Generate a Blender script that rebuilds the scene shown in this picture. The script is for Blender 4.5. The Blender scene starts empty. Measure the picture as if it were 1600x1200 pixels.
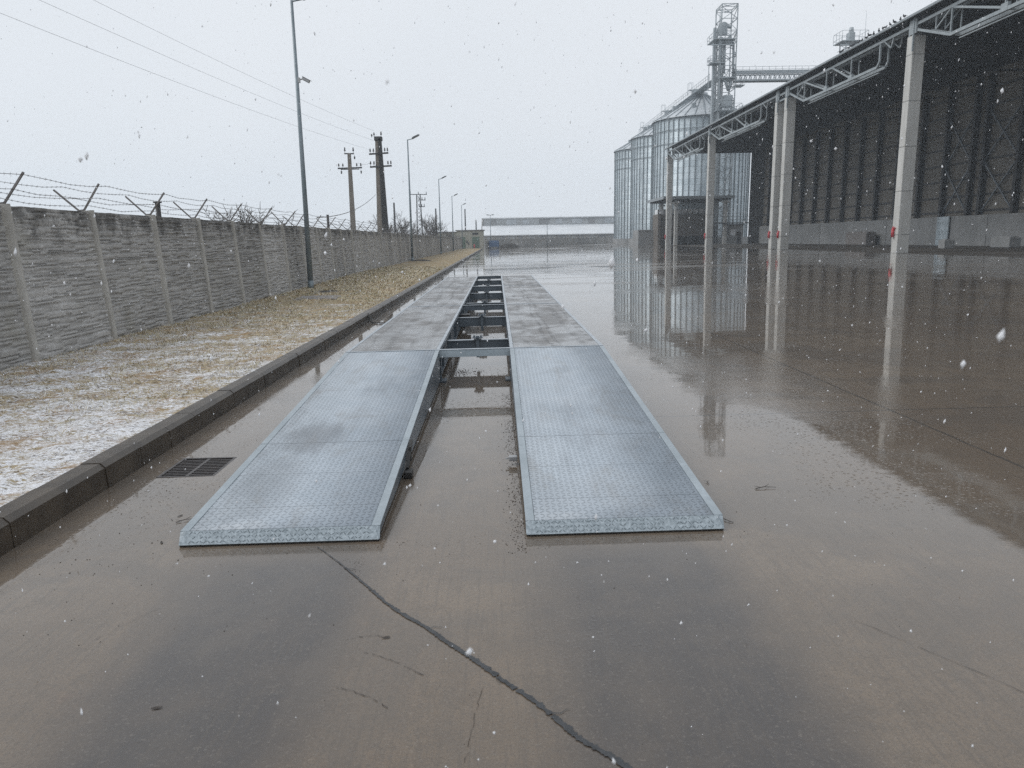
import bpy, math, random
import numpy as np
from mathutils import Vector, Matrix
R = math.radians
random.seed(7)
rng = np.random.default_rng(11)
C = bpy.context.scene.collection
sc = bpy.context.scene

# ------------------------------------------------------------------ camera
PITCH, YAW, ROLL, HC, FPX = 0.19123, 0.01722, 0.01686, 1.63525, 1161.19
cam = bpy.data.cameras.new('camera')
camo = bpy.data.objects.new('camera', cam); C.objects.link(camo); sc.camera = camo
cam.sensor_fit = 'HORIZONTAL'; cam.sensor_width = 36; cam.lens = 36 * FPX / 1600
cam.clip_start = 0.05; cam.clip_end = 6000
cam.dof.use_dof = True; cam.dof.focus_distance = 7.0; cam.dof.aperture_fstop = 9.0
_f0 = Vector((math.sin(YAW), math.cos(YAW), 0)); _r0 = Vector((math.cos(YAW), -math.sin(YAW), 0))
_f = _f0 * math.cos(PITCH) - Vector((0, 0, 1)) * math.sin(PITCH)
_u = _f0 * math.sin(PITCH) + Vector((0, 0, 1)) * math.cos(PITCH)
_r = _r0 * math.cos(ROLL) - _u * math.sin(ROLL); _u2 = _r0 * math.sin(ROLL) + _u * math.cos(ROLL)
mw = Matrix.Identity(4)
for i in range(3):
    mw[i][0] = _r[i]; mw[i][1] = _u2[i]; mw[i][2] = -_f[i]
mw[2][3] = HC
camo.matrix_world = mw

# ------------------------------------------------------------------ sky and light
SUN_EL, SUN_ROT = R(42), R(-88)
w = bpy.data.worlds.new('World'); sc.world = w; w.use_nodes = True
nt = w.node_tree; nt.nodes.clear()
out = nt.nodes.new('ShaderNodeOutputWorld'); bg = nt.nodes.new('ShaderNodeBackground')
sky = nt.nodes.new('ShaderNodeTexSky'); sky.sky_type = 'NISHITA'; sky.sun_disc = False
sky.sun_elevation = SUN_EL; sky.sun_rotation = SUN_ROT; sky.dust_density = 6; sky.air_density = 1.0
m1 = nt.nodes.new('ShaderNodeVectorMath'); m1.operation = 'SCALE'; m1.inputs['Scale'].default_value = 0.9
hs = nt.nodes.new('ShaderNodeHueSaturation'); hs.inputs['Saturation'].default_value = 0.35
mx = nt.nodes.new('ShaderNodeMix'); mx.data_type = 'RGBA'; mx.inputs[0].default_value = 0.93
tc = nt.nodes.new('ShaderNodeTexCoord'); nz = nt.nodes.new('ShaderNodeTexNoise')
nz.inputs['Scale'].default_value = 1.3; nz.inputs['Detail'].default_value = 3
cr = nt.nodes.new('ShaderNodeValToRGB')
cr.color_ramp.elements[0].position = 0.3; cr.color_ramp.elements[0].color = (7.5, 7.95, 8.5, 1)
cr.color_ramp.elements[1].position = 0.7; cr.color_ramp.elements[1].color = (8.2, 8.55, 9.0, 1)
nt.links.new(tc.outputs['Generated'], nz.inputs['Vector']); nt.links.new(nz.outputs['Fac'], cr.inputs['Fac'])
nt.links.new(sky.outputs[0], hs.inputs['Color']); nt.links.new(hs.outputs[0], m1.inputs[0])
nt.links.new(m1.outputs[0], mx.inputs[6]); nt.links.new(cr.outputs[0], mx.inputs[7])
nt.links.new(mx.outputs[2], bg.inputs['Color']); bg.inputs['Strength'].default_value = 0.1055
nt.links.new(bg.outputs[0], out.inputs['Surface'])
sun = bpy.data.lights.new('sun', 'SUN'); sun.energy = 1.45; sun.angle = R(38); sun.color = (1, 0.98, 0.95)
suno = bpy.data.objects.new('sun', sun); C.objects.link(suno)
_d = Vector((math.sin(SUN_ROT) * math.cos(SUN_EL), math.cos(SUN_ROT) * math.cos(SUN_EL), math.sin(SUN_EL)))
suno.rotation_euler = _d.to_track_quat('Z', 'Y').to_euler()
sc.view_settings.view_transform = 'Standard'; sc.view_settings.look = 'None'
sc.view_settings.exposure = 0.0; sc.view_settings.gamma = 1.0
sc.cycles.use_denoising = False
sc.cycles.max_bounces = 8; sc.cycles.diffuse_bounces = 3; sc.cycles.glossy_bounces = 4
sc.cycles.volume_bounces = 1; sc.cycles.transparent_max_bounces = 8
sc.cycles.caustics_reflective = False; sc.cycles.caustics_refractive = False

# ------------------------------------------------------------------ helpers
S = 0.0079                       # the yard falls gently towards the kerb gutter
def gz(x): return S * x

def tag(o, label=None, cat=None, group=None, kind=None):
    if label: o['label'] = label
    if cat: o['category'] = cat
    if group: o['group'] = group
    if kind: o['kind'] = kind
    return o
def thing(name, label, cat, loc=(0, 0, 0), rz=0, group=None):
    o = bpy.data.objects.new(name, None); C.objects.link(o)
    o.location = loc; o.rotation_euler = (0, 0, rz); o.empty_display_size = 0.2
    return tag(o, label, cat, group)
def copy_tree(o, parent=None):
    c = o.copy(); C.objects.link(c); c.parent = parent
    for ch in list(o.children): copy_tree(ch, c)
    return c

class MB:
    """collects faces of one mesh"""
    def __init__(s): s.v = []; s.f = []; s.sm = []
    def quad(s, *p):
        n = len(s.v); s.v += [tuple(q) for q in p]; s.f.append(tuple(range(n, n + len(p)))); s.sm.append(False); return s
    def box(s, x0, x1, y0, y1, z0, z1, b=0.0, M=None):
        n = len(s.v)
        if b <= 0:
            P = [(x0, y0, z0), (x1, y0, z0), (x1, y1, z0), (x0, y1, z0), (x0, y0, z1), (x1, y0, z1), (x1, y1, z1), (x0, y1, z1)]
            F = [(0, 3, 2, 1), (4, 5, 6, 7), (0, 1, 5, 4), (1, 2, 6, 5), (2, 3, 7, 6), (3, 0, 4, 7)]
        else:
            P = []
            ring = lambda i, z: [(x0 + i + b * 0, y0 + i + b, z), (x0 + i + b, y0 + i, z), (x1 - i - b, y0 + i, z), (x1 - i, y0 + i + b, z),
                                 (x1 - i, y1 - i - b, z), (x1 - i - b, y1 - i, z), (x0 + i + b, y1 - i, z), (x0 + i, y1 - i - b, z)]
            for i, z in ((b, z0), (0, z0 + b), (0, z1 - b), (b, z1)): P += ring(i, z)
            F = [tuple(range(7, -1, -1)), tuple(range(24, 32))]
            for k in range(3):
                for j in range(8):
                    a = k * 8 + j; c = k * 8 + (j + 1) % 8
                    F.append((a, c, c + 8, a + 8))
        if M is not None: P = [tuple(M @ Vector(q)) for q in P]
        s.v += P; s.f += [tuple(i + n for i in f) for f in F]; s.sm += [False] * len(F); return s
    def tube(s, p0, p1, r0, r1=None, n=8, cap=True, smooth=True):
        r1 = r0 if r1 is None else r1
        p0 = Vector(p0); p1 = Vector(p1); d = (p1 - p0)
        if d.length < 1e-6: return s
        d.normalize(); a = d.cross(Vector((0, 0, 1)) if abs(d.z) < 0.95 else Vector((1, 0, 0))).normalized(); b = d.cross(a)
        m = len(s.v)
        for p, r in ((p0, r0), (p1, r1)):
            for i in range(n):
                t = 2 * math.pi * i / n; s.v.append(tuple(p + a * (r * math.cos(t)) + b * (r * math.sin(t))))
        for i in range(n):
            j = (i + 1) % n; s.f.append((m + i, m + n + i, m + n + j, m + j)); s.sm.append(smooth)
        if cap:
            s.f.append(tuple(m + i for i in range(n))); s.f.append(tuple(m + n + i for i in range(n - 1, -1, -1))); s.sm += [False, False]
        return s
    def bar(s, p0, p1, w, h=None):
        """rectangular bar between two points (w horizontal, h the other way)"""
        h = w if h is None else h
        p0 = Vector(p0); p1 = Vector(p1); d = (p1 - p0)
        if d.length < 1e-6: return s
        L = d.length; d.normalize()
        a = d.cross(Vector((0, 0, 1)) if abs(d.z) < 0.98 else Vector((0, 1, 0))).normalized(); b = a.cross(d)
        M = Matrix(((a.x, d.x, b.x, p0.x), (a.y, d.y, b.y, p0.y), (a.z, d.z, b.z, p0.z), (0, 0, 0, 1)))
        return s.box(-w / 2, w / 2, 0, L, -h / 2, h / 2, M=M)
    def path(s, pts, r, n=6):
        for a, b in zip(pts[:-1], pts[1:]): s.tube(a, b, r, r, n)
        return s
    def lathe(s, prof, n=24, c=(0, 0, 0), smooth=True):
        m = len(s.v)
        for (r, z) in prof:
            for i in range(n):
                t = 2 * math.pi * i / n; s.v.append((c[0] + r * math.cos(t), c[1] + r * math.sin(t), c[2] + z))
        for k in range(len(prof) - 1):
            for i in range(n):
                j = (i + 1) % n; s.f.append((m + k * n + i, m + k * n + j, m + (k + 1) * n + j, m + (k + 1) * n + i)); s.sm.append(smooth)
        return s
    def prism(s, pts, y0, y1, axis='y'):
        """polygon pts (a,b) extruded along an axis: y -> (a,t,b), x -> (t,a,b), z -> (a,b,t)"""
        mp = {'y': lambda a, b, t: (a, t, b), 'x': lambda a, b, t: (t, a, b), 'z': lambda a, b, t: (a, b, t)}[axis]
        n = len(pts); m = len(s.v)
        s.v += [mp(a, b, y0) for a, b in pts] + [mp(a, b, y1) for a, b in pts]
        s.f.append(tuple(range(m, m + n))); s.f.append(tuple(range(m + 2 * n - 1, m + n - 1, -1))); s.sm += [False, False]
        for i in range(n):
            j = (i + 1) % n; s.f.append((m + j, m + i, m + n + i, m + n + j)); s.sm.append(False)
        return s
    def build(s, name, mat, parent=None, fixn=True):
        me = bpy.data.meshes.new(name); me.from_pydata(s.v, [], s.f); me.update()
        if any(s.sm): me.polygons.foreach_set('use_smooth', s.sm)
        if fixn and len(s.f) < 60000:
            import bmesh
            bm = bmesh.new(); bm.from_mesh(me); bmesh.ops.recalc_face_normals(bm, faces=bm.faces); bm.to_mesh(me); bm.free()
        me.materials.append(mat)
        o = bpy.data.objects.new(name, me); C.objects.link(o)
        if parent is not None: o.parent = parent
        return o
def bulk(name, V, F, mat, parent=None, smooth=False):
    me = bpy.data.meshes.new(name); V = np.asarray(V, dtype=np.float32); F = np.asarray(F, dtype=np.int32)
    me.vertices.add(len(V)); me.vertices.foreach_set('co', V.ravel())
    k = F.shape[1]; me.loops.add(F.size); me.loops.foreach_set('vertex_index', F.ravel())
    me.polygons.add(len(F)); me.polygons.foreach_set('loop_start', np.arange(0, F.size, k, dtype=np.int32))
    me.polygons.foreach_set('loop_total', np.full(len(F), k, dtype=np.int32))
    if smooth: me.polygons.foreach_set('use_smooth', np.ones(len(F), dtype=bool))
    me.update(calc_edges=True); me.materials.append(mat)
    o = bpy.data.objects.new(name, me); C.objects.link(o)
    if parent is not None: o.parent = parent
    return o
def grid_faces(nx, ny):
    i, j = np.meshgrid(np.arange(nx - 1), np.arange(ny - 1), indexing='ij')
    a = (i * ny + j).ravel(); return np.stack([a, a + ny, a + ny + 1, a + 1], 1)
def vnoise(x, y, seed=0):
    def h(i, j):
        n = (i.astype(np.int64) * 374761393 + j.astype(np.int64) * 668265263 + seed * 974711) & 0x7fffffff
        n = ((n ^ (n >> 13)) * 1274126177) & 0x7fffffff
        return ((n ^ (n >> 16)) & 0xffff) / 65535.0
    xi = np.floor(x); yi = np.floor(y); fx = x - xi; fy = y - yi
    fx = fx * fx * (3 - 2 * fx); fy = fy * fy * (3 - 2 * fy)
    return (h(xi, yi) * (1 - fx) + h(xi + 1, yi) * fx) * (1 - fy) + (h(xi, yi + 1) * (1 - fx) + h(xi + 1, yi + 1) * fx) * fy

# ------------------------------------------------------------------ materials
class NM:
    def __init__(s, name):
        s.m = bpy.data.materials.new(name); s.m.use_nodes = True; s.t = s.m.node_tree
        s.b = s.t.nodes['Principled BSDF']; s.out = s.t.nodes['Material Output']
        s.co = s.t.nodes.new('ShaderNodeTexCoord').outputs['Object']
    def n(s, typ, **kw):
        nd = s.t.nodes.new('ShaderNode' + typ)
        for k, v in kw.items(): setattr(nd, k, v)
        return nd
    def set(s, sock, v):
        if isinstance(v, bpy.types.NodeSocket): s.t.links.new(v, sock)
        elif isinstance(v, (tuple, list)) and len(v) == 3 and sock.type == 'RGBA': sock.default_value = (*v, 1)
        else: sock.default_value = v
    def math(s, op, a, b=None, c=None, clamp=False):
        nd = s.n('Math', operation=op, use_clamp=clamp); s.set(nd.inputs[0], a)
        if b is not None: s.set(nd.inputs[1], b)
        if c is not None: s.set(nd.inputs[2], c)
        return nd.outputs[0]
    def scale(s, v, xyz, co=None):
        nd = s.n('Mapping'); s.set(nd.inputs['Vector'], co or s.co); nd.inputs['Scale'].default_value = xyz; return nd.outputs[0]
    def noise(s, sc=5, det=4, rough=0.55, co=None, dist=0.0, color=False):
        nd = s.n('TexNoise'); s.set(nd.inputs['Vector'], co or s.co)
        nd.inputs['Scale'].default_value = sc; nd.inputs['Detail'].default_value = det
        nd.inputs['Roughness'].default_value = rough; nd.inputs['Distortion'].default_value = dist
        return nd.outputs['Color' if color else 'Fac']
    def ramp(s, f, a, b, lo=0.0, hi=1.0):
        nd = s.n('MapRange'); nd.interpolation_type = 'SMOOTHSTEP'; s.set(nd.inputs[0], f)
        nd.inputs[1].default_value = a; nd.inputs[2].default_value = b; nd.inputs[3].default_value = lo; nd.inputs[4].default_value = hi
        return nd.outputs[0]
    def mix(s, f, a, b, mode='MIX'):
        nd = s.n('Mix', data_type='RGBA', blend_type=mode); s.set(nd.inputs[0], f); s.set(nd.inputs[6], a); s.set(nd.inputs[7], b)
        return nd.outputs[2]
    def xyz(s, co=None):
        nd = s.n('SeparateXYZ'); s.set(nd.inputs[0], co or s.co); return nd.outputs
    def bump(s, h, strength=0.5, dist=0.01, prev=None):
        nd = s.n('Bump'); s.set(nd.inputs['Height'], h); nd.inputs['Strength'].default_value = strength
        nd.inputs['Distance'].default_value = dist
        if prev is not None: s.set(nd.inputs['Normal'], prev)
        return nd.outputs[0]
    def fin(s, color=None, rough=None, metal=None, normal=None, **kw):
        if color is not None: s.set(s.b.inputs['Base Color'], color)
        if rough is not None: s.set(s.b.inputs['Roughness'], rough)
        if metal is not None: s.set(s.b.inputs['Metallic'], metal)
        if normal is not None: s.set(s.b.inputs['Normal'], normal)
        for k, v in kw.items(): s.set(s.b.inputs[k.replace('_', ' ')], v)
        return s.m

def simple(name, c1, c2, sc=6.0, rough=0.6, metal=0.0, bump=0.3, bsc=60, bd=0.004, stretch=(1, 1, 1), spec=0.5, det=5):
    k = NM(name); co = k.scale(k.co, stretch)
    f = k.ramp(k.noise(sc, det, 0.6, co), 0.3, 0.7)
    f2 = k.noise(sc * 9, 3, 0.6, co)
    col = k.mix(f, c1, c2); col = k.mix(k.ramp(f2, 0.2, 0.8, 0, 0.35), col, tuple(0.55 * (a + b) / 2 for a, b in zip(c1, c2)))
    nrm = k.bump(k.noise(bsc, 4, 0.6), bump, bd)
    return k.fin(col, rough, metal, nrm, Specular_IOR_Level=spec)

def tread(k, co, cell):
    """raised lozenges of checker plate: height 0..1"""
    mp = k.n('VectorMath', operation='SCALE'); k.set(mp.inputs[0], co); mp.inputs['Scale'].default_value = 1 / cell
    x, y, z = k.xyz(mp.outputs[0])
    fx = k.math('FLOOR', x); fy = k.math('FLOOR', y)
    ax = k.math('SUBTRACT', k.math('SUBTRACT', x, fx), 0.5); ay = k.math('SUBTRACT', k.math('SUBTRACT', y, fy), 0.5)
    par = k.math('MULTIPLY_ADD', k.math('FLOORED_MODULO', k.math('ADD', fx, fy), 2.0), 2.0, -1.0)   # -1 / +1
    u = k.math('ADD', ax, k.math('MULTIPLY', ay, par)); v = k.math('SUBTRACT', ay, k.math('MULTIPLY', ax, par))
    u2 = k.math('DIVIDE', u, 0.72); v2 = k.math('DIVIDE', v, 0.22)
    d = k.math('ADD', k.math('MULTIPLY', u2, u2), k.math('MULTIPLY', v2, v2))
    return k.ramp(d, 0.45, 1.1, 1.0, 0.0)

def mat_yard():
    k = NM('wet_concrete'); x, y, z = k.xyz()
    big = k.noise(0.28, 5, 0.55); mid = k.noise(1.7, 6, 0.62); fine = k.noise(38, 5, 0.7)
    col = k.mix(k.ramp(big, 0.35, 0.65), (0.142, 0.103, 0.070), (0.215, 0.166, 0.118))
    md2 = k.noise(5.5, 7, 0.75); col = k.mix(k.ramp(md2, 0.50, 0.62, 0, 0.38), col, (0.085, 0.064, 0.044)); col = k.mix(k.ramp(mid, 0.42, 0.62, 0, 0.8), col, (0.150, 0.113, 0.079))
    col = k.mix(k.ramp(fine, 0.3, 0.75, 0, 0.45), col, (0.115, 0.100, 0.086))
    # rust and mud blotches
    rb = k.noise(2.6, 4, 0.6, k.scale(k.co, (1, 1.3, 1)))
    col = k.mix(k.ramp(rb, 0.66, 0.78, 0, 0.5), col, (0.16, 0.095, 0.062))
    # grey tyre-worn tracks that run off both ramps
    wob = k.math('MULTIPLY_ADD', k.noise(1.3, 6, 0.65, k.scale(k.co, (1, 0.35, 1))), 0.6, -0.30)
    def band(cx, hw, y0, y1):
        d = k.math('ABSOLUTE', k.math('SUBTRACT', k.math('ADD', x, wob), cx))
        m = k.ramp(d, hw * 0.45, hw * 1.25, 1, 0)
        return k.math('MULTIPLY', m, k.ramp(k.math('ADD', y, k.math('MULTIPLY', wob, 0.8)), y0, y1, 1, 0))
    tr = k.math('MAXIMUM', band(-1.12, 0.47, 3.5, 4.0), band(0.66, 0.53, 3.5, 4.0))
    tr = k.math('MULTIPLY', tr, k.ramp(k.noise(3.1, 6, 0.65), 0.25, 0.6, 0.7, 1.0))
    col = k.mix(k.math('MULTIPLY', tr, 0.92), col, (0.046, 0.043, 0.044))
    # slab joints, a dark filled groove with pale worn lips
    def groove(c, pos, wd):
        d = k.math('ABSOLUTE', k.math('SUBTRACT', k.math('ADD', c, k.math('MULTIPLY_ADD', k.noise(7, 3), 0.03, -0.015)), pos))
        return k.ramp(d, wd * 0.5, wd * 1.2, 1, 0)
    def series(c, off, per, wd):
        q = k.math('SUBTRACT', k.math('ADD', c, k.math('MULTIPLY_ADD', k.noise(7, 3), 0.03, -0.015)), off)
        q = k.math('SUBTRACT', k.math('FLOORED_MODULO', k.math('ADD', q, per / 2), per), per / 2)
        return k.ramp(k.math('ABSOLUTE', q), wd * 0.5, wd * 1.2, 1, 0)
    right = k.ramp(x, 1.2, 1.25, 0, 1)
    cross = k.math('MULTIPLY', series(y, 6.65, 5.4, 0.014), right)
    lon = k.math('MULTIPLY', series(x, 3.62, 5.4, 0.014), right)
    g = k.math('MAXIMUM', cross, lon)
    col = k.mix(k.math('MULTIPLY', g, 0.85), col, (0.03, 0.028, 0.026))
    # speckle of sand and small aggregate
    sp = k.noise(120, 3, 0.8); col = k.mix(k.ramp(sp, 0.49, 0.60, 0, 0.5), col, (0.060, 0.048, 0.038)); col = k.mix(k.ramp(k.noise(75, 3, 0.8), 0.56, 0.68, 0, 0.28), col, (0.30, 0.27, 0.23))
    bl = k.noise(0.75, 7, 0.7, None, 0.8); col = k.mix(k.ramp(bl, 0.47, 0.60, 0, 0.45), col, (0.095, 0.082, 0.070))
    br_ = k.noise(1.0, 4, 0.7, k.scale(k.co, (55, 2.2, 1))); col = k.mix(k.ramp(br_, 0.5, 0.62, 0, 0.35), col, (0.085, 0.070, 0.056))
    vs = k.n('TexVoronoi'); vs.inputs['Scale'].default_value = 2.6; k.set(vs.inputs['Vector'], k.co); vw = k.n('SeparateColor'); k.set(vw.inputs[0], vs.outputs['Color'])
    spot = k.math('MULTIPLY', k.ramp(k.math('ADD', vs.outputs['Distance'], k.math('MULTIPLY_ADD', k.noise(30, 3), 0.03, -0.015)), 0.035, 0.06, 1, 0), k.ramp(vw.outputs[0], 0.72, 0.78, 0, 0.55)); col = k.mix(spot, col, (0.045, 0.038, 0.033))
    # water film: standing water is still and mirror smooth, elsewhere only wet
    pud = k.ramp(k.noise(0.33, 4, 0.5, k.scale(k.co, (1.0, 0.55, 1))), 0.38, 0.50, 0, 1)
    near = k.ramp(y, 3.2, 6.0, 0.0, 0.35)
    pud = k.math('MINIMUM', k.math('ADD', pud, near), 1.0)
    pud = k.math('MULTIPLY', pud, k.math('SUBTRACT', 1.0, k.math('MULTIPLY', tr, 0.35)))
    col = k.mix(k.math('MULTIPLY', pud, 0.16), col, (0.085, 0.073, 0.060))
    rgh = k.n('MapRange'); k.set(rgh.inputs[0], pud); rgh.inputs[3].default_value = 0.05; rgh.inputs[4].default_value = 0.004
    fp = k.math('MULTIPLY', k.ramp(k.noise(1.0, 5, 0.6, k.scale(k.co, (0.06, 0.34, 1))), 0.52, 0.60, 0, 0.16), k.ramp(y, 14.0, 30.0, 0, 1)); rg2 = k.math('ADD', rgh.outputs[0], fp)
    # ripples: drops on the film, fine grain where it is only damp, long swells far off
    drops = k.n('TexVoronoi'); k.set(drops.inputs['Vector'], k.co); drops.inputs['Scale'].default_value = 26
    dm = k.ramp(drops.outputs['Distance'], 0.0, 0.32, 1, 0)
    zone = k.ramp(k.noise(0.5, 3, 0.6), 0.46, 0.62, 0, 1)
    sw = k.noise(0.9, 3, 0.5, k.scale(k.co, (0.35, 1.6, 1)))
    h = k.math('ADD', k.math('MULTIPLY', k.math('MULTIPLY', dm, zone), 0.0010), k.math('MULTIPLY', sw, 0.0022))
    grain = k.math('MULTIPLY', k.noise(55, 4, 0.7), k.math('MULTIPLY_ADD', pud, -0.0009, 0.00095))
    h = k.math('ADD', h, grain)
    farm = k.ramp(y, 12.0, 34.0, 0, 1)
    sw2 = k.noise(1.0, 4, 0.55, k.scale(k.co, (0.05, 0.30, 1))); h = k.math('ADD', h, k.math('MULTIPLY', k.math('MULTIPLY', sw2, farm), 0.011))
    nb = k.n('Bump'); k.set(nb.inputs['Height'], h); nb.inputs['Strength'].default_value = 1.0; nb.inputs['Distance'].default_value = 1.0
    dry = k.bump(k.math('ADD', k.noise(90, 4, 0.7), k.math('MULTIPLY', g, -3.0)), 0.5, 0.002)
    return k.fin(col, 0.75, 0, dry, Specular_IOR_Level=0.2, Coat_Weight=1.0, Coat_Roughness=rg2, Coat_IOR=1.48, Coat_Normal=nb.outputs[0])

def mat_grass():
    k = NM('frosted_turf'); x, y, z = k.xyz()
    st = k.scale(k.co, (0.8, 1.7, 1))
    a = k.noise(1.1, 6, 0.65, st); b = k.noise(7, 6, 0.7, k.scale(k.co, (1, 2.2, 1))); c = k.noise(30, 4, 0.7, k.scale(k.co, (1, 2.5, 1)))
    col = k.mix(k.ramp(a, 0.38, 0.6), (0.44, 0.36, 0.23), (0.28, 0.24, 0.13))
    col = k.mix(k.ramp(b, 0.45, 0.68), col, (0.16, 0.105, 0.065))
    far = k.ramp(y, 8.0, 24.0, 0.0, 0.13)
    m = k.math('ADD', k.math('MULTIPLY', a, 0.5), k.math('ADD', k.math('MULTIPLY', b, 0.55), k.math('MULTIPLY', c, 0.65)))
    m = k.math('ADD', k.math('SUBTRACT', m, far), k.ramp(y, 4.0, 8.5, 0.06, 0))
    sn = k.ramp(m, 0.78, 0.90, 0, 1)
    col = k.mix(sn, col, (0.86, 0.87, 0.90))
    d = k.noise(19, 5, 0.75, k.scale(k.co, (1, 2.2, 1)), 0.6); e = k.noise(2.3, 4, 0.6, st)
    col = k.mix(k.ramp(k.math('ADD', d, k.math('MULTIPLY', e, 0.35)), 0.70, 0.80, 0, 0.9), col, (0.085, 0.062, 0.048))
    pt = k.noise(1.9, 6, 0.7, k.scale(k.co, (0.9, 1.6, 1)), 0.5); col = k.mix(k.ramp(pt, 0.53, 0.66, 0, 0.85), col, (0.36, 0.235, 0.115)); col = k.mix(k.ramp(k.noise(3.4, 6, 0.75, k.scale(k.co, (0.8, 1.8, 1)), 0.8), 0.60, 0.70, 0, 0.8), col, (0.060, 0.045, 0.036))
    d2 = k.noise(26, 4, 0.75, k.scale(k.co, (1, 2.4, 1)), 0.3)
    col = k.mix(k.ramp(k.math('ADD', d2, k.math('MULTIPLY', k.noise(1.6, 3, 0.6), 0.4)), 0.74, 0.84, 0, 0.85), col, (0.30, 0.19, 0.095))
    return k.fin(col, 0.85, 0, k.bump(k.math('ADD', b, c), 0.8, 0.03), Specular_IOR_Level=0.25)

def mat_blades():
    k = NM('dead_grass_blades')
    a = k.noise(1.7, 5, 0.6); b = k.noise(13, 3, 0.7)
    col = k.mix(k.ramp(a, 0.36, 0.62), (0.54, 0.46, 0.32), (0.38, 0.345, 0.21))
    col = k.mix(k.ramp(b, 0.5, 0.7), col, (0.30, 0.17, 0.09))
    col = k.mix(k.ramp(k.noise(5.5, 5, 0.75), 0.52, 0.62, 0, 0.75), col, (0.74, 0.76, 0.79))
    return k.fin(col, 0.7)

def mat_stonepanel():
    k = NM('precast_stone_panel'); x, y, z = k.xyz()
    _oi = k.n('ObjectInfo'); _va = k.n('VectorMath', operation='ADD'); _c = k.n('CombineXYZ'); k.set(_c.inputs[1], k.math('MULTIPLY', _oi.outputs['Random'], 37.0)); k.set(_va.inputs[0], k.co); k.set(_va.inputs[1], _c.outputs[0]); k.co = _va.outputs[0]
    a = k.noise(1.6, 6, 0.65); b = k.noise(14, 5, 0.65, k.scale(k.co, (1, 1, 2.5))); c = k.noise(70, 4, 0.7)
    oi = k.n('ObjectInfo')
    col = k.mix(k.ramp(a, 0.32, 0.68), (0.39, 0.38, 0.365), (0.54, 0.53, 0.515))
    col = k.mix(k.ramp(b, 0.35, 0.7, 0, 0.6), col, (0.28, 0.27, 0.255))
    col = k.mix(k.ramp(c, 0.3, 0.75, 0, 0.4), col, (0.20, 0.195, 0.185))
    mo = k.noise(2.2, 5, 0.7, k.scale(k.co, (1, 1.4, 0.8)))
    top = k.math('ADD', mo, k.ramp(z, 1.4, 2.3, 0.0, 0.30))
    col = k.mix(k.ramp(top, 0.64, 0.84, 0, 0.75), col, (0.085, 0.082, 0.078))
    col = k.mix(k.ramp(k.noise(0.9, 4), 0.55, 0.75, 0, 0.4), col, (0.30, 0.285, 0.23))
    v = k.n('HueSaturation'); k.set(v.inputs['Color'], col); k.set(v.inputs['Value'], k.math('MULTIPLY_ADD', oi.outputs['Random'], 0.30, 0.84))
    return k.fin(v.outputs[0], 0.8, 0, k.bump(k.math('ADD', b, c), 0.6, 0.010), Specular_IOR_Level=0.35)

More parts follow.
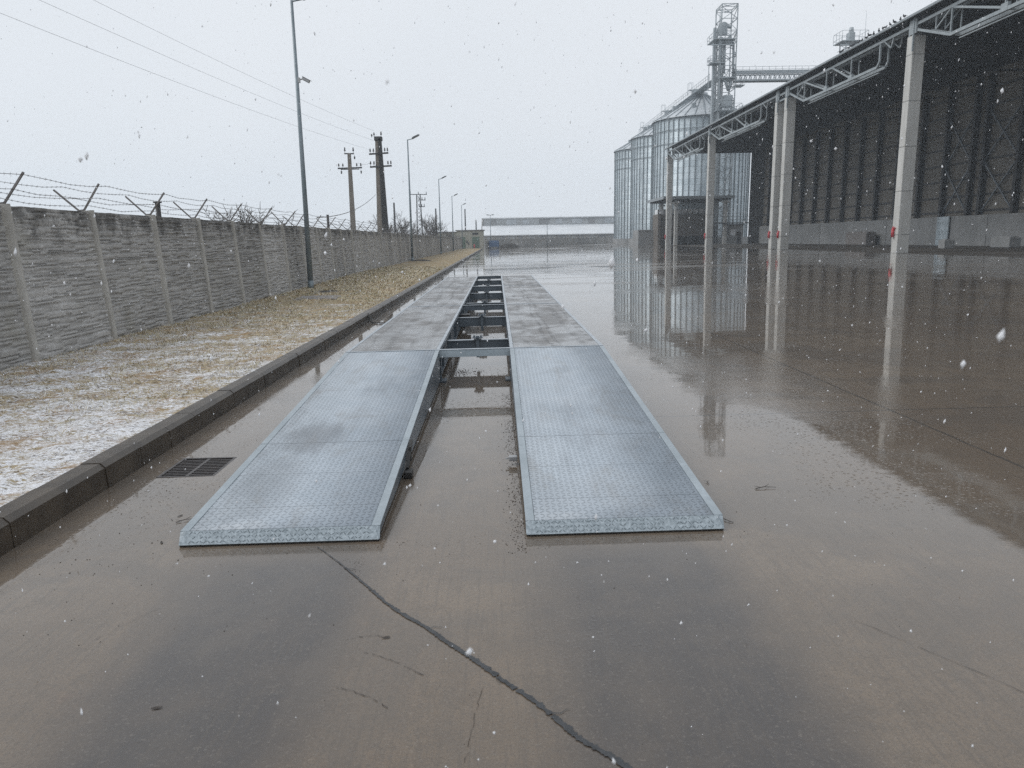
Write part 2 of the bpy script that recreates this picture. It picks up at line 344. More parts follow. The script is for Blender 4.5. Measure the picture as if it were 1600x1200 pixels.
def mat_plate(name, kind):
    k = NM(name); x, y, z = k.xyz()
    t = tread(k, k.co, 0.036)
    if kind == 'ramp':
        a = k.noise(1.6, 6, 0.6); col = k.mix(k.ramp(a, 0.3, 0.7), (0.355, 0.405, 0.455), (0.425, 0.475, 0.525))
        col = k.mix(k.ramp(k.noise(60, 3, 0.7), 0.35, 0.75, 0, 0.35), col, (0.27, 0.31, 0.35))
        col = k.mix(k.math('MULTIPLY', k.ramp(t, 0.15, 0.55, 0, 1), 0.5), col, (0.16, 0.185, 0.21))
        # scuffs left by tyres
        def blot(cx, cy, rx, ry, s):
            dx = k.math('DIVIDE', k.math('SUBTRACT', x, cx), rx); dy = k.math('DIVIDE', k.math('SUBTRACT', y, cy), ry)
            d = k.math('ADD', k.math('MULTIPLY', dx, dx), k.math('MULTIPLY', dy, dy))
            d = k.math('ADD', d, k.math('MULTIPLY_ADD', k.noise(6, 6, 0.7, k.scale(k.co, (2, 0.6, 1))), 2.4, -1.2))
            return k.ramp(d, 0.0, 1.5, s, 0)
        bl = k.math('MAXIMUM', blot(-1.42, 5.55, 0.24, 0.42, 0.62), k.math('MAXIMUM', blot(-1.5, 4.6, 0.22, 0.7, 0.34), blot(0.55, 4.2, 0.5, 0.4, 0.2)))
        bl = k.math('MAXIMUM', bl, k.ramp(k.noise(1.1, 6, 0.7, k.scale(k.co, (2.2, 0.5, 1))), 0.48, 0.75, 0, 0.42)); bl = k.math('MAXIMUM', bl, k.ramp(k.noise(22, 4, 0.7), 0.62, 0.78, 0, 0.35))
        col = k.mix(bl, col, (0.13, 0.14, 0.155))
        md = k.noise(1.7, 7, 0.72, k.scale(k.co, (1.6, 0.7, 1)), 0.6); col = k.mix(k.ramp(md, 0.50, 0.68, 0, 0.38), col, (0.21, 0.20, 0.185)); col = k.mix(k.ramp(k.noise(1.0, 3, 0.6, k.scale(k.co, (40, 0.9, 1))), 0.66, 0.72, 0, 0.35), col, (0.15, 0.16, 0.17))
        # cross seams between the sheets
        sm = None
        for p in (4.27, 4.80, 5.42, 6.9):
            d = k.math('ABSOLUTE', k.math('SUBTRACT', y, p)); q = k.ramp(d, 0.003, 0.008, 0.6 if p == 5.42 else 0.25, 0); sm = q if sm is None else k.math('MAXIMUM', sm, q)
        col = k.mix(sm, col, (0.07, 0.08, 0.09)); rg = k.ramp(k.noise(4, 4), 0.3, 0.7, 0.35, 0.6)
        return k.fin(col, rg, 0, k.bump(t, 0.75, 0.004), Specular_IOR_Level=0.5)
    a = k.noise(1.0, 7, 0.7, k.scale(k.co, (3.0, 0.8, 1))); b = k.noise(2.0, 6, 0.7, k.scale(k.co, (0.7, 9, 1)))
    col = k.mix(k.ramp(a, 0.36, 0.62), (0.115, 0.108, 0.102), (0.200, 0.205, 0.210))
    col = k.mix(k.ramp(b, 0.42, 0.7, 0, 0.45), col, (0.092, 0.078, 0.068))
    col = k.mix(k.ramp(k.noise(1.0, 4, 0.7, k.scale(k.co, (1.2, 26, 1))), 0.46, 0.66, 0, 0.6), col, (0.30, 0.31, 0.32)); col = k.mix(k.ramp(k.noise(1.0, 4, 0.7, k.scale(k.co, (1.5, 19, 1))), 0.52, 0.68, 0, 0.6), col, (0.065, 0.057, 0.050))
    wv = k.math('MULTIPLY_ADD', k.noise(0.5, 3, 0.5), 0.34, -0.17); xx = k.math('ADD', x, wv); tk = None
    for cx, hw, st in ((-1.62, .012, .5), (-1.36, .03, .6), (-1.08, .014, .7), (-.86, .022, .55), (.36, .022, .7), (.60, .012, .8), (.70, .012, .6), (.98, .028, .55), (1.12, .012, .5)):
        q = k.ramp(k.math('ABSOLUTE', k.math('SUBTRACT', xx, cx)), hw, hw * 2.2, st, 0); tk = q if tk is None else k.math('MAXIMUM', tk, q)
    tk = k.math('MULTIPLY', tk, k.ramp(k.noise(2.0, 5, 0.7, k.scale(k.co, (1, .5, 1))), 0.36, 0.55))
    col = k.mix(tk, col, (0.045, 0.042, 0.040))
    col = k.mix(k.ramp(k.noise(60, 4, 0.8), 0.5, 0.72, 0, 0.5), col, (0.06, 0.055, 0.052))
    q = k.math('SUBTRACT', k.math('FLOORED_MODULO', y, 0.5), 0.25)
    col = k.mix(k.math('MULTIPLY', k.ramp(k.math('ABSOLUTE', q), 0.004, 0.014, 0.6, 0), k.ramp(k.noise(3, 4), 0.35, 0.6)), col, (0.40, 0.42, 0.44))
    col = k.mix(k.math('MULTIPLY', t, 0.4), col, (0.26, 0.27, 0.28))
    wet = k.ramp(k.noise(1.4, 4, 0.6, k.scale(k.co, (1.5, 1, 1))), 0.42, 0.62, 0.5, 0.12)
    return k.fin(col, wet, 0, k.bump(k.math('ADD', k.math('MULTIPLY', t, 0.7), k.noise(50, 3)), 0.4, 0.004), Specular_IOR_Level=0.55)

def mat_column():
    k = NM('cast_concrete_column'); x, y, z = k.xyz()
    a = k.noise(0.5, 6, 0.65, k.scale(k.co, (2, 2, 0.5))); b = k.noise(25, 4, 0.7)
    col = k.mix(k.ramp(a, 0.3, 0.7), (0.48, 0.48, 0.46), (0.60, 0.60, 0.58)); col = k.mix(k.ramp(b, 0.3, 0.8, 0, 0.3), col, (0.2, 0.2, 0.19))
    q = k.math('SUBTRACT', k.math('FLOORED_MODULO', z, 3.1), 1.55)
    col = k.mix(k.ramp(k.math('ABSOLUTE', q), 0.02, 0.05, 0.65, 0), col, (0.12, 0.12, 0.115))
    st = k.noise(1.0, 4, 0.6, k.scale(k.co, (7, 7, 0.25)))
    col = k.mix(k.ramp(st, 0.52, 0.75, 0, 0.5), col, (0.19, 0.185, 0.175))
    return k.fin(col, 0.7, 0, k.bump(b, 0.3, 0.01))

def mat_cladding(name, c1, c2, axis, pitch, bumpd=0.03, rough=0.6, metal=0.0):
    k = NM(name); p = k.xyz()[axis]
    q = k.math('FLOORED_MODULO', k.math('DIVIDE', p, pitch), 1.0)
    h = k.ramp(k.math('ABSOLUTE', k.math('SUBTRACT', q, 0.5)), 0.18, 0.32, 1, 0)
    a = k.noise(0.35, 5, 0.6, k.scale(k.co, (1, 1, 0.4))); col = k.mix(k.ramp(a, 0.3, 0.7), c1, c2)
    col = k.mix(k.math('MULTIPLY', k.ramp(k.noise(3, 4), 0.4, 0.75), 0.35), col, tuple(0.5 * v for v in c1))
    return k.fin(col, rough, metal, k.bump(h, 0.8, bumpd))

def mat_silo():
    k = NM('galvanised_corrugated_steel'); x, y, z = k.xyz()
    q = k.math('SINE', k.math('MULTIPLY', z, 2 * math.pi / 0.105))
    oi = k.n('ObjectInfo')
    ring = k.math('FLOOR', k.math('DIVIDE', z, 1.12))
    ang = k.math('FLOOR', k.math('MULTIPLY', k.math('ARCTAN2', y, x), 20 / (2 * math.pi)))
    wn = k.n('TexWhiteNoise', noise_dimensions='2D'); cmb = k.n('CombineXYZ'); k.set(cmb.inputs[0], ring); k.set(cmb.inputs[1], ang); k.set(wn.inputs['Vector'], cmb.outputs[0])
    col = k.mix(wn.outputs['Value'], (0.44, 0.51, 0.55), (0.57, 0.64, 0.68))
    col = k.mix(k.ramp(k.noise(0.6, 5, 0.6, k.scale(k.co, (1.5, 1.5, 0.3))), 0.4, 0.7, 0, 0.5), col, (0.24, 0.29, 0.32))
    s = k.math('ABSOLUTE', k.math('SUBTRACT', k.math('FLOORED_MODULO', z, 1.12), 0.03))
    col = k.mix(k.ramp(s, 0.02, 0.07, 0.5, 0), col, (0.12, 0.14, 0.16))
    return k.fin(col, 0.42, 0.35, k.bump(q, 0.5, 0.012))

M = {}
M['yard'] = mat_yard(); M['grass'] = mat_grass(); M['blades'] = mat_blades(); M['panel'] = mat_stonepanel()
M['ramp'] = mat_plate('checker_plate_blue_grey', 'ramp'); M['deck'] = mat_plate('worn_deck_plate', 'deck')
M['column'] = mat_column(); M['silo'] = mat_silo()
M['paint'] = simple('blue_grey_paint', (0.38, 0.45, 0.495), (0.46, 0.53, 0.575), 3, 0.35, 0, 0.1)
M['edge'] = simple('worn_edge_steel', (0.27, 0.31, 0.345), (0.42, 0.46, 0.50), 5, 0.3, 0.2, 0.1)
M['girder'] = simple('slate_painted_girder', (0.075, 0.095, 0.115), (0.12, 0.145, 0.17), 3, 0.35, 0, 0.1)
M['dark'] = simple('dark_rubber', (0.02, 0.02, 0.02), (0.035, 0.033, 0.03), 8, 0.5)
M['kerb'] = simple('wet_kerb_concrete', (0.034, 0.025, 0.017), (0.082, 0.064, 0.046), 4.5, 0.40, 0, 0.5, 70, 0.003, spec=0.55)
M['post'] = simple('concrete_post', (0.37, 0.355, 0.325), (0.52, 0.505, 0.47), 3.5, 0.75, 0, 0.5, 45, 0.006)
M['wire'] = simple('rusted_wire', (0.08, 0.075, 0.07), (0.14, 0.12, 0.11), 5, 0.6, 0.4)
M['angle'] = simple('bracket_steel', (0.15, 0.14, 0.135), (0.24, 0.225, 0.22), 5, 0.6, 0.3)
M['lamp'] = simple('grey_blue_lamp_steel', (0.18, 0.225, 0.25), (0.26, 0.30, 0.325), 2, 0.45, 0.3)
M['lamphead'] = simple('lamp_head_grey', (0.09, 0.095, 0.10), (0.13, 0.135, 0.14), 4, 0.5)
M['glass'] = simple('lamp_glass', (0.35, 0.37, 0.38), (0.42, 0.44, 0.45), 4, 0.2)
M['white'] = simple('camera_housing', (0.35, 0.36, 0.37), (0.42, 0.43, 0.44), 4, 0.5)
M['polec'] = simple('weathered_pole_concrete', (0.16, 0.140, 0.118), (0.25, 0.22, 0.19), 1.5, 0.8, 0, 0.5, 20, 0.01)
M['poled'] = simple('shaded_pole_concrete', (0.016, 0.016, 0.017), (0.038, 0.037, 0.036), 2.0, 0.7, 0, 0.5, 20, 0.01)  # black colour paints the shaded right face of the thick pole
M['ins'] = simple('brown_porcelain', (0.03, 0.026, 0.025), (0.05, 0.042, 0.04), 5, 0.25)
M['steel'] = simple('painted_truss_steel', (0.25, 0.285, 0.305), (0.33, 0.37, 0.39), 1.5, 0.5, 0.0)
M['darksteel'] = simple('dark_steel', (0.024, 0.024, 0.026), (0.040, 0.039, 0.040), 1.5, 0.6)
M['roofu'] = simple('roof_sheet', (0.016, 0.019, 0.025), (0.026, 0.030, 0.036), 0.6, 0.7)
M['gutter'] = simple('gutter_steel', (0.22, 0.25, 0.27), (0.28, 0.31, 0.33), 1.5, 0.5)
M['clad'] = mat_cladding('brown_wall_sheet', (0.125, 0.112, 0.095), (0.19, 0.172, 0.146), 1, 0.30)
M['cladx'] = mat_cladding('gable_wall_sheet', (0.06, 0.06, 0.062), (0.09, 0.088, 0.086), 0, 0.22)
M['push'] = simple('push_wall_concrete', (0.22, 0.225, 0.225), (0.32, 0.325, 0.325), 0.5, 0.75, 0, 0.3, 15, 0.01, (1, 1, 0.6))
M['red'] = simple('red_paint', (0.42, 0.02, 0.03), (0.52, 0.035, 0.045), 5, 0.35)
M['galv'] = simple('galvanised_steel', (0.30, 0.335, 0.355), (0.40, 0.44, 0.46), 1.0, 0.5, 0.3)
M['cone'] = simple('frosted_roof_sheet', (0.42, 0.46, 0.49), (0.60, 0.63, 0.66), 0.5, 0.5, 0.1)
M['pit'] = simple('intake_wall_concrete', (0.12, 0.105, 0.092), (0.17, 0.15, 0.132), 0.8, 0.8)
M['snowroof'] = simple('snow_on_roof', (0.72, 0.75, 0.78), (0.86, 0.88, 0.90), 0.35, 0.8, stretch=(0.4, 1, 2.5))
M['sheet'] = simple('grey_asbestos_sheet', (0.34, 0.355, 0.36), (0.52, 0.54, 0.55), 0.3, 0.8, stretch=(0.3, 1, 3))
M['shedwall'] = simple('shed_wall_plaster', (0.32, 0.31, 0.29), (0.48, 0.47, 0.44), 0.25, 0.8)
M['shedglass'] = simple('dull_shed_window', (0.22, 0.225, 0.23), (0.34, 0.345, 0.35), 0.3, 0.3)
M['cabin'] = simple('cream_plaster', (0.36, 0.35, 0.29), (0.46, 0.45, 0.38), 0.8, 0.8)
M['door'] = simple('faded_green_door', (0.10, 0.155, 0.115), (0.14, 0.20, 0.15), 1.5, 0.6)
M['blue'] = simple('blue_sheet', (0.07, 0.13, 0.26), (0.10, 0.18, 0.32), 2, 0.5)
M['bark'] = simple('winter_bark', (0.075, 0.065, 0.058), (0.12, 0.105, 0.095), 4, 0.9)
M['field'] = simple('snow_dusted_field', (0.25, 0.24, 0.18), (0.55, 0.56, 0.56), 0.15, 0.9)
M['iron'] = simple('cast_iron', (0.035, 0.03, 0.03), (0.07, 0.06, 0.056), 12, 0.4)
M['pitdark'] = simple('hole_shade_black', (0.008, 0.008, 0.009), (0.012, 0.012, 0.012), 3, 0.9)  # near-black colour paints the shade inside holes
M['slab'] = simple('old_concrete_slab', (0.17, 0.155, 0.15), (0.25, 0.235, 0.225), 6, 0.7)
M['tar'] = simple('bitumen_filler', (0.022, 0.024, 0.027), (0.045, 0.048, 0.052), 14, 0.4, bump=0.8, bsc=80)
M['leaf'] = simple('wet_litter', (0.028, 0.022, 0.018), (0.055, 0.04, 0.03), 20, 0.5)
M['soil'] = simple('damp_soil', (0.03, 0.025, 0.02), (0.055, 0.045, 0.035), 9, 0.8)
M['bird'] = simple('grey_feathers', (0.03, 0.032, 0.037), (0.06, 0.063, 0.07), 20, 0.7)
M['hallfloor'] = simple('dusty_hall_floor', (0.060, 0.054, 0.048), (0.105, 0.095, 0.085), 0.4, 0.6, spec=0.25, stretch=(1, .3, 1))
k = NM('snow_crystal'); M['snow'] = k.m
_t = k.n('BsdfTranslucent'); _t.inputs['Color'].default_value = (0.95, 0.96, 0.98, 1); _d2 = k.n('BsdfDiffuse'); _d2.inputs['Color'].default_value = (0.95, 0.96, 0.98, 1)
_m = k.n('MixShader'); _m.inputs[0].default_value = 0.5; k.t.links.new(_d2.outputs[0], _m.inputs[1]); k.t.links.new(_t.outputs[0], _m.inputs[2]); k.t.links.new(_m.outputs[0], k.out.inputs['Surface'])

# ------------------------------------------------------------------ ground sheets
def zwall(y): return np.clip(0.035 + (y - 10) * 0.0068, 0.03, 0.20)
b = MB(); b.quad((-330, -60, -0.16), (330, -60, -0.16), (330, 520, -0.16), (-330, 520, -0.16))
tag(b.build('ground', M['field'], fixn=False), 'snow-dusted open field beyond the walls', kind='structure')
b = MB()
XE = 47.0
D0, D1, DY0, DY1 = -2.51, -2.09, 5.23, 5.72     # opening of the drain
def yq(x0, x1, y0, y1): b.quad((x0, y0, gz(x0)), (x1, y0, gz(x1)), (x1, y1, gz(x1)), (x0, y1, gz(x0)))
yq(-2.76, XE, -12, DY0); yq(-2.76, D0, DY0, DY1); yq(D1, XE, DY0, DY1); yq(-2.76, XE, DY1, 236)
b.quad((-14, 146, -0.022), (-2.76, 146, -0.022), (-2.76, 236, -0.022), (-14, 236, -0.022))
b.quad((XE, -12, gz(XE)), (120, -12, gz(XE)), (120, 236, gz(XE)), (XE, 236, gz(XE)))
tag(b.build('yard', M['yard'], fixn=False), 'wet brown-grey concrete yard with puddles and slab joints', kind='structure')

b = MB(); b.quad((29.15, 27, gz(29.15) + .006), (46.0, 27, gz(46) + .006), (46.0, 131.4, gz(46) + .006), (29.15, 131.4, gz(29.15) + .006))
tag(b.build('hall_floor', M['hallfloor'], fixn=False), 'dry dusty concrete floor inside the hall', kind='structure')
# strip of frosted turf between kerb and fence
ys = np.concatenate([np.arange(1.5, 14, 0.045), np.arange(14, 30, 0.1), np.arange(30, 60, 0.3), np.arange(60, 147, 1.0)])
xs = np.concatenate([np.arange(-6.95, -2.935, 0.045), [-2.93]])
Y, X = np.meshgrid(ys, xs, indexing='ij')
t = np.clip((-2.93 - X) / 3.8, 0, 1)
Z = 0.145 * (1 - t) + zwall(Y) * t
bumpz = (vnoise(X * 2.2, Y * 2.2, 1) - .5) * 0.05 + (vnoise(X * 7, Y * 7, 2) - .5) * 0.035 + (vnoise(X * 19, Y * 19, 3) - .5) * 0.026
edge = np.clip((-2.93 - X) / 0.25, 0.0, 1)
Z = Z + bumpz * (0.25 + 0.75 * edge)
V = np.stack([X.ravel(), Y.ravel(), Z.ravel()], 1)
tag(bulk('verge', V, grid_faces(len(ys), len(xs))[:, ::-1], M['grass'], smooth=True), 'strip of snow-dusted dead turf between kerb and fence', kind='structure')
def terrain_z(x, y):
    t = np.clip((-2.93 - x) / 3.8, 0, 1); z = 0.145 * (1 - t) + zwall(y) * t
    return z + ((vnoise(x * 2.2, y * 2.2, 1) - .5) * 0.05 + (vnoise(x * 7, y * 7, 2) - .5) * 0.035) * np.clip((-2.93 - x) / 0.25, .25, 1)
def blades():
    n = 70000
    y = 2.5 + 42 * rng.random(n) ** 1.7; x = -6.62 + 3.62 * rng.random(n)
    keep = (vnoise(x * 1.3, y * 0.8, 9) * .6 + vnoise(x * 5, y * 3.2, 8) * .4) > (0.55 - np.clip((y - 6) / 60, 0, .3) - 0.2 * (x < -6.3))
    x = x[keep]; y = y[keep]; n = len(x); z = terrain_z(x, y) - 0.006
    a = rng.random(n) * 2 * math.pi; L = (0.018 + 0.045 * rng.random(n) ** 2) * (1 + np.clip((y - 8) / 25, 0, 1)); wd = (0.0018 + 0.0016 * rng.random(n)) * (1 + np.clip((y - 6) / 10, 0, 3))
    lean = L * (0.5 + 1.2 * rng.random(n)); b2 = a + rng.normal(0, .5, n)
    px, py = -np.sin(a), np.cos(a)
    P0 = np.stack([x - px * wd, y - py * wd, z], 1); P1 = np.stack([x + px * wd, y + py * wd, z], 1)
    mx_, my_ = x + np.cos(a) * lean * .5, y + np.sin(a) * lean * .5; mz = z + L * 0.6
    P2 = np.stack([mx_ + px * wd * .8, my_ + py * wd * .8, mz], 1); P3 = np.stack([mx_ - px * wd * .8, my_ - py * wd * .8, mz], 1)
    P4 = np.stack([mx_ + np.cos(b2) * lean * .6, my_ + np.sin(b2) * lean * .6, mz + L * .12], 1)
    V = np.stack([P0, P1, P2, P3, P4], 1).reshape(-1, 3); i = np.arange(n)[:, None] * 5
    F = np.concatenate([i + np.array([[0, 1, 2]]), i + np.array([[0, 2, 3]]), i + np.array([[3, 2, 4]])])
    tag(bulk('grass', V, F, M['blades']), 'flattened straw and olive grass blades on the verge', 'grass', kind='stuff')
blades()

# kerb of half-metre stones, chamfered front arris
b = MB()
y = 0.9
while y < 147:
    L = 0.515; j = random.uniform(-.004, .004); jz = random.uniform(-.003, .003)
    prof = [(-2.925, -0.1), (-2.925, 0.150 + jz), (-2.918, 0.158 + jz), (-2.785 + j, 0.160 + jz), (-2.752 + j, 0.128 + jz), (-2.742 + j, -0.1)]
    b.prism(prof, y + 0.002, y + L - 0.002); y += L
b.box(-2.92, -2.76, 0.9, 147, -0.09, 0.118)
tag(b.build('kerb', M['kerb']), 'dark wet concrete kerb along the turf strip', kind='structure')

# ------------------------------------------------------------------ precast fence
FX = -6.70; LEAN = -0.065
def stone_panel(seed):
    r = random.Random(seed); W_, H_ = 2.09, 2.42
    nx, nz = 118, 170
    gx = np.linspace(0, W_, nx); gzz = np.linspace(-0.2, H_ - 0.2, nz)
    D = np.zeros((nx, nz)); z = -0.2
    while z < H_ - 0.2:
        h = r.choice([0.036, 0.046, 0.056, 0.07, 0.085, 0.10]); x = -r.random() * .3
        while x < W_:
            L = r.uniform(0.10, 0.5); off = r.choice([r.uniform(0.0, 0.018), r.uniform(0.008, 0.026), r.uniform(.02, .036)]); tx = r.uniform(-.025, .025); tz = r.uniform(-.02, .16); dz = r.uniform(-.03, .03)
            ix = np.where((gx >= x) & (gx < x + L))[0]; iz = np.where((gzz >= z + dz) & (gzz < z + h + dz))[0]
            if len(ix) and len(iz):
                A = off + .008 + (gx[ix][:, None] - x - L / 2) * tx + (gzz[iz][None, :] - z - h / 2) * tz
                A[:, 0] = 0.0
                if r.random() < .6: A[0, :] = 0.002
                D[np.ix_(ix, iz)] = np.maximum(A, 0)
            x += L
        z += h
    for s in (0.3, 0.8, 1.3, 1.8): D[:, np.abs(gzz - s) < 0.010] *= 0.2
    D[0, :] = 0; D[-1, :] = 0
    GX, GZ = np.meshgrid(gx, gzz, indexing='ij')
    V = np.stack([0.03 + D.ravel(), GX.ravel(), GZ.ravel()], 1)
    V[:, 2] += (vnoise(GX.ravel() * 3, GZ.ravel() * 0 + seed, seed) - .5) * 0.02 * (GZ.ravel() > H_ - 0.24)
    F = grid_faces(nx, nz)
    n = len(V); back = np.array([[-.03, 0, -.2], [-.03, W_, -.2], [-.03, W_, H_ - .2], [-.03, 0, H_ - .2], [.03, 0, -.2], [.03, W_, -.2], [.03, W_, H_ - .2], [.03, 0, H_ - .2]])
    V = np.concatenate([V, back]); F = np.concatenate([F, n + np.array([[0, 3, 2, 1], [3, 7, 6, 2], [0, 4, 7, 3], [1, 2, 6, 5]])])
    return V, F
fence = thing('concrete_fence', 'long grey precast stone-pattern fence topped with barbed wire, left of the turf', 'fence', (FX, 0, 0))
protos = []
def part_tilt(o, y): o.location = (0, y, 0); o.rotation_euler = (0, math.atan(LEAN), 0)
P0Y, STEP, NP = 10.70, 2.25, 64
panel_src = [bulk('panel', *stone_panel(s), M['panel'], fence) for s in (1, 2, 3, 4)]
pb = MB()
pb.prism([(-.085, -.045), (-.085, .045), (.065, .045), (.09, .028), (.09, -.028), (.065, -.045)], -0.2, 2.245, 'z')
post0 = pb.build('post', M['post'], fence)
ab = MB()
ab.bar((-.01, -.0, 2.22), (-.38, 0, 2.645), .026, .026); ab.bar((.01, 0, 2.22), (.385, 0, 2.645), .026, .026); ab.box(-.04, .04, -.03, .03, 2.2, 2.27)
brk0 = ab.build('bracket', M['angle'], post0)
used = [False] * 4; first = True
for k_ in range(-3, NP - 3):
    y = P0Y + STEP * k_; q = (k_ * 7 + 3) % 4
    o = panel_src[q] if not used[q] else panel_src[q].copy()
    if used[q]: C.objects.link(o); o.parent = fence
    used[q] = True; part_tilt(o, y + 0.08)
    if (k_ // 2) % 2: o.scale = (1, -1, 1); o.location = (0, y + 0.08 + 2.09, 0)
    p = post0 if first else copy_tree(post0, fence); first = False; part_tilt(p, y + random.uniform(-.02, .02))
    p.rotation_euler = (random.uniform(-.008, .008), math.atan(LEAN) + random.uniform(-.01, .01), 0)
    p.children[0].rotation_euler = (0, random.uniform(-.05, .05), 0)
    p.children[0].location = (0, 0, 0)
YE = P0Y + STEP * (NP - 4)
for (dx, dz) in ((.375, 2.63), (.20, 2.44), (-.365, 2.63), (-.19, 2.44), (.03, 2.32)):
    b = MB(); pts = []
    for k_ in range(-3, NP - 3):
        y = P0Y + STEP * k_
        for u in (0, .25, .5, .75):
            pts.append((LEAN * 2.4 + dx + random.uniform(-.006, .006), y + u * STEP, dz - 0.05 * 4 * u * (1 - u) * random.uniform(.6, 1.2)))
    for a_, b_ in zip(pts[:-1], pts[1:]): b.tube(a_, b_, .0035, n=4, cap=False)
    yb = 6.0; P_ = np.array(pts)
    while yb < 48:
        z_ = float(np.interp(yb, P_[:, 1], P_[:, 2])); x_ = float(np.interp(yb, P_[:, 1], P_[:, 0])); a_ = random.uniform(0, 3.1)
        for s_ in (0, 1.4):
            vx, vz = math.cos(a_ + s_) * .02, math.sin(a_ + s_) * .02
            b.tube((x_ - vx, yb - .008, z_ - vz), (x_ + vx, yb + .008, z_ + vz), .0022, n=3, cap=False)
        yb += .13
    b.build('barbed_wire', M['wire'], fence, fixn=False)
b = MB(); b.box(-.12, .06, 3.9, 146.5, -.15, 0.02); b.build('footing', M['post'], fence)

# ------------------------------------------------------------------ truck scale
ROT = math.atan(S)
X0, PW, W3 = -1.777, 1.09, 3.0
YN, SEC, RY, RZ, DZ = 8.565, 6.018, 3.972, 0.076, 0.40
XL = (X0, X0 + PW); XR = (X0 + W3 - PW, X0 + W3)
scale = thing('truck_scale', 'long grey steel truck weighbridge of two parallel tracks lying on the yard', 'weighbridge', (0, 0, 0))
scale.rotation_euler = (0, -ROT, 0)
for (xa, xb) in (XL, XR):
    for s_ in range(3):
        y0 = YN + s_ * SEC; y1 = y0 + SEC
        b = MB(); b.box(xa + .045, xb - .045, y0 + .045, y1 - .006, DZ - .012, DZ)
        pl = b.build('deck_plate', M['deck'], scale)
        b = MB()
        for xe0, xe1 in ((xa, xa + .042), (xb - .042, xb)): b.box(xe0, xe1, y0 + .048, y1 - .003, DZ - .05, DZ + .004, .002)
        b.box(xa, xb, y0 + .004, y0 + .044, DZ - .05, DZ + .006, .002)
        b.build('edge_trim', M['edge'], pl)
        b = MB()   # I section side girders
        for xg, sg in ((xa + .05, 1), (xb - .05, -1)):
            b.box(xg - .006, xg + .006, y0 + .05, y1 - .01, .08, DZ - .055)
            b.box(xg - .045, xg + .045, y0 + .05, y1 - .01, .06, .078)
            q = y0 + .8
            while q < y1: b.box(xg - .04, xg + .04, q, q + .008, .08, DZ - .06); q += 1.5
        q = y0 + .3
        while q < y1 - .2: b.box(xa + .06, xb - .06, q, q + .05, .2, DZ - .014); q += .6
        b.build('girder', M['girder'], scale)
# cross beams in the gap
gx0, gx1 = XL[1], XR[0]
def cross_beam(y, zt, h, wtop, end=False):
    b = MB(); b.box(gx0 - .004, gx1 + .004, y + .012, y + .022, zt - h, zt - .012)
    b.box(gx0 - .003, gx1 + .003, y, y + wtop, zt - .012, zt); b.box(gx0 - .002, gx1 + .002, y + .005, y + wtop - .01, zt - h - .01, zt - h)
    o = b.build('cross_beam', M['girder'], scale)
    b = MB(); b.box(gx0, gx1, y - .002, y + wtop + .002, zt + .001, zt + .007); b.build('flange', M['edge'], o)
    return o
b = MB(); b.box(gx0 - .02, gx1 + .02, YN - .004, YN + .006, DZ - .085, DZ - .004); b.box(gx0, gx1, YN + .006, YN + .06, DZ - .085, DZ - .078)
e0 = b.build('cross_beam', M['paint'], scale)
b = MB(); b.box(gx0 - .015, gx1 + .015, YN - .008, YN + .05, DZ - .002, DZ + .005, .001); b.build('flange', M['edge'], e0)
for s_ in range(3):
    if s_: cross_beam(YN + s_ * SEC - .02, DZ, .09, .05)
    for dy in (1.35, 4.35):
        yb = YN + s_ * SEC + dy
        cb = cross_beam(yb, .325, .14, .07)
        xm = (gx0 + gx1) / 2 - .0
        b = MB(); b.box(xm - .022, xm + .022, yb - .05, yb - .006, .10, .39); b.box(xm - .07, xm + .07, yb - .07, yb + .05, .36, .372)
        b.box(xm - .05, xm + .05, yb - .06, yb + .08, .335, .345); b.tube((xm - .045, yb, .372), (xm - .045, yb, .395), .012, n=8); b.tube((xm + .045, yb, .372), (xm + .045, yb, .395), .012, n=8)
        b.build('junction_bracket', M['girder'], scale)
cross_beam(YN + 3 * SEC - .06, DZ, .09, .05)
# load cell feet under every joint
for s_ in range(4):
    y0 = YN + s_ * SEC + (.16 if s_ == 0 else -.16)
    for xg in (XL[0] + .08, XL[1] - .03, XR[0] + .03, XR[1] - .08):
        b = MB(); b.box(xg - .035, xg + .035, y0 - .04, y0 + .04, .02, DZ - .06, .004); b.box(xg - .09, xg + .09, y0 - .1, y0 + .1, .002, .02); b.tube((xg, y0 - .06, .02), (xg, y0 - .06, .05), .012, n=8)
        b.build('foot', M['girder'], scale)
b = MB(); b.box(XL[1] + .0, XL[1] + .17, YN + 5.2, YN + 5.42, .1, .30, .006); b.build('junction_box', M['dark'], scale)
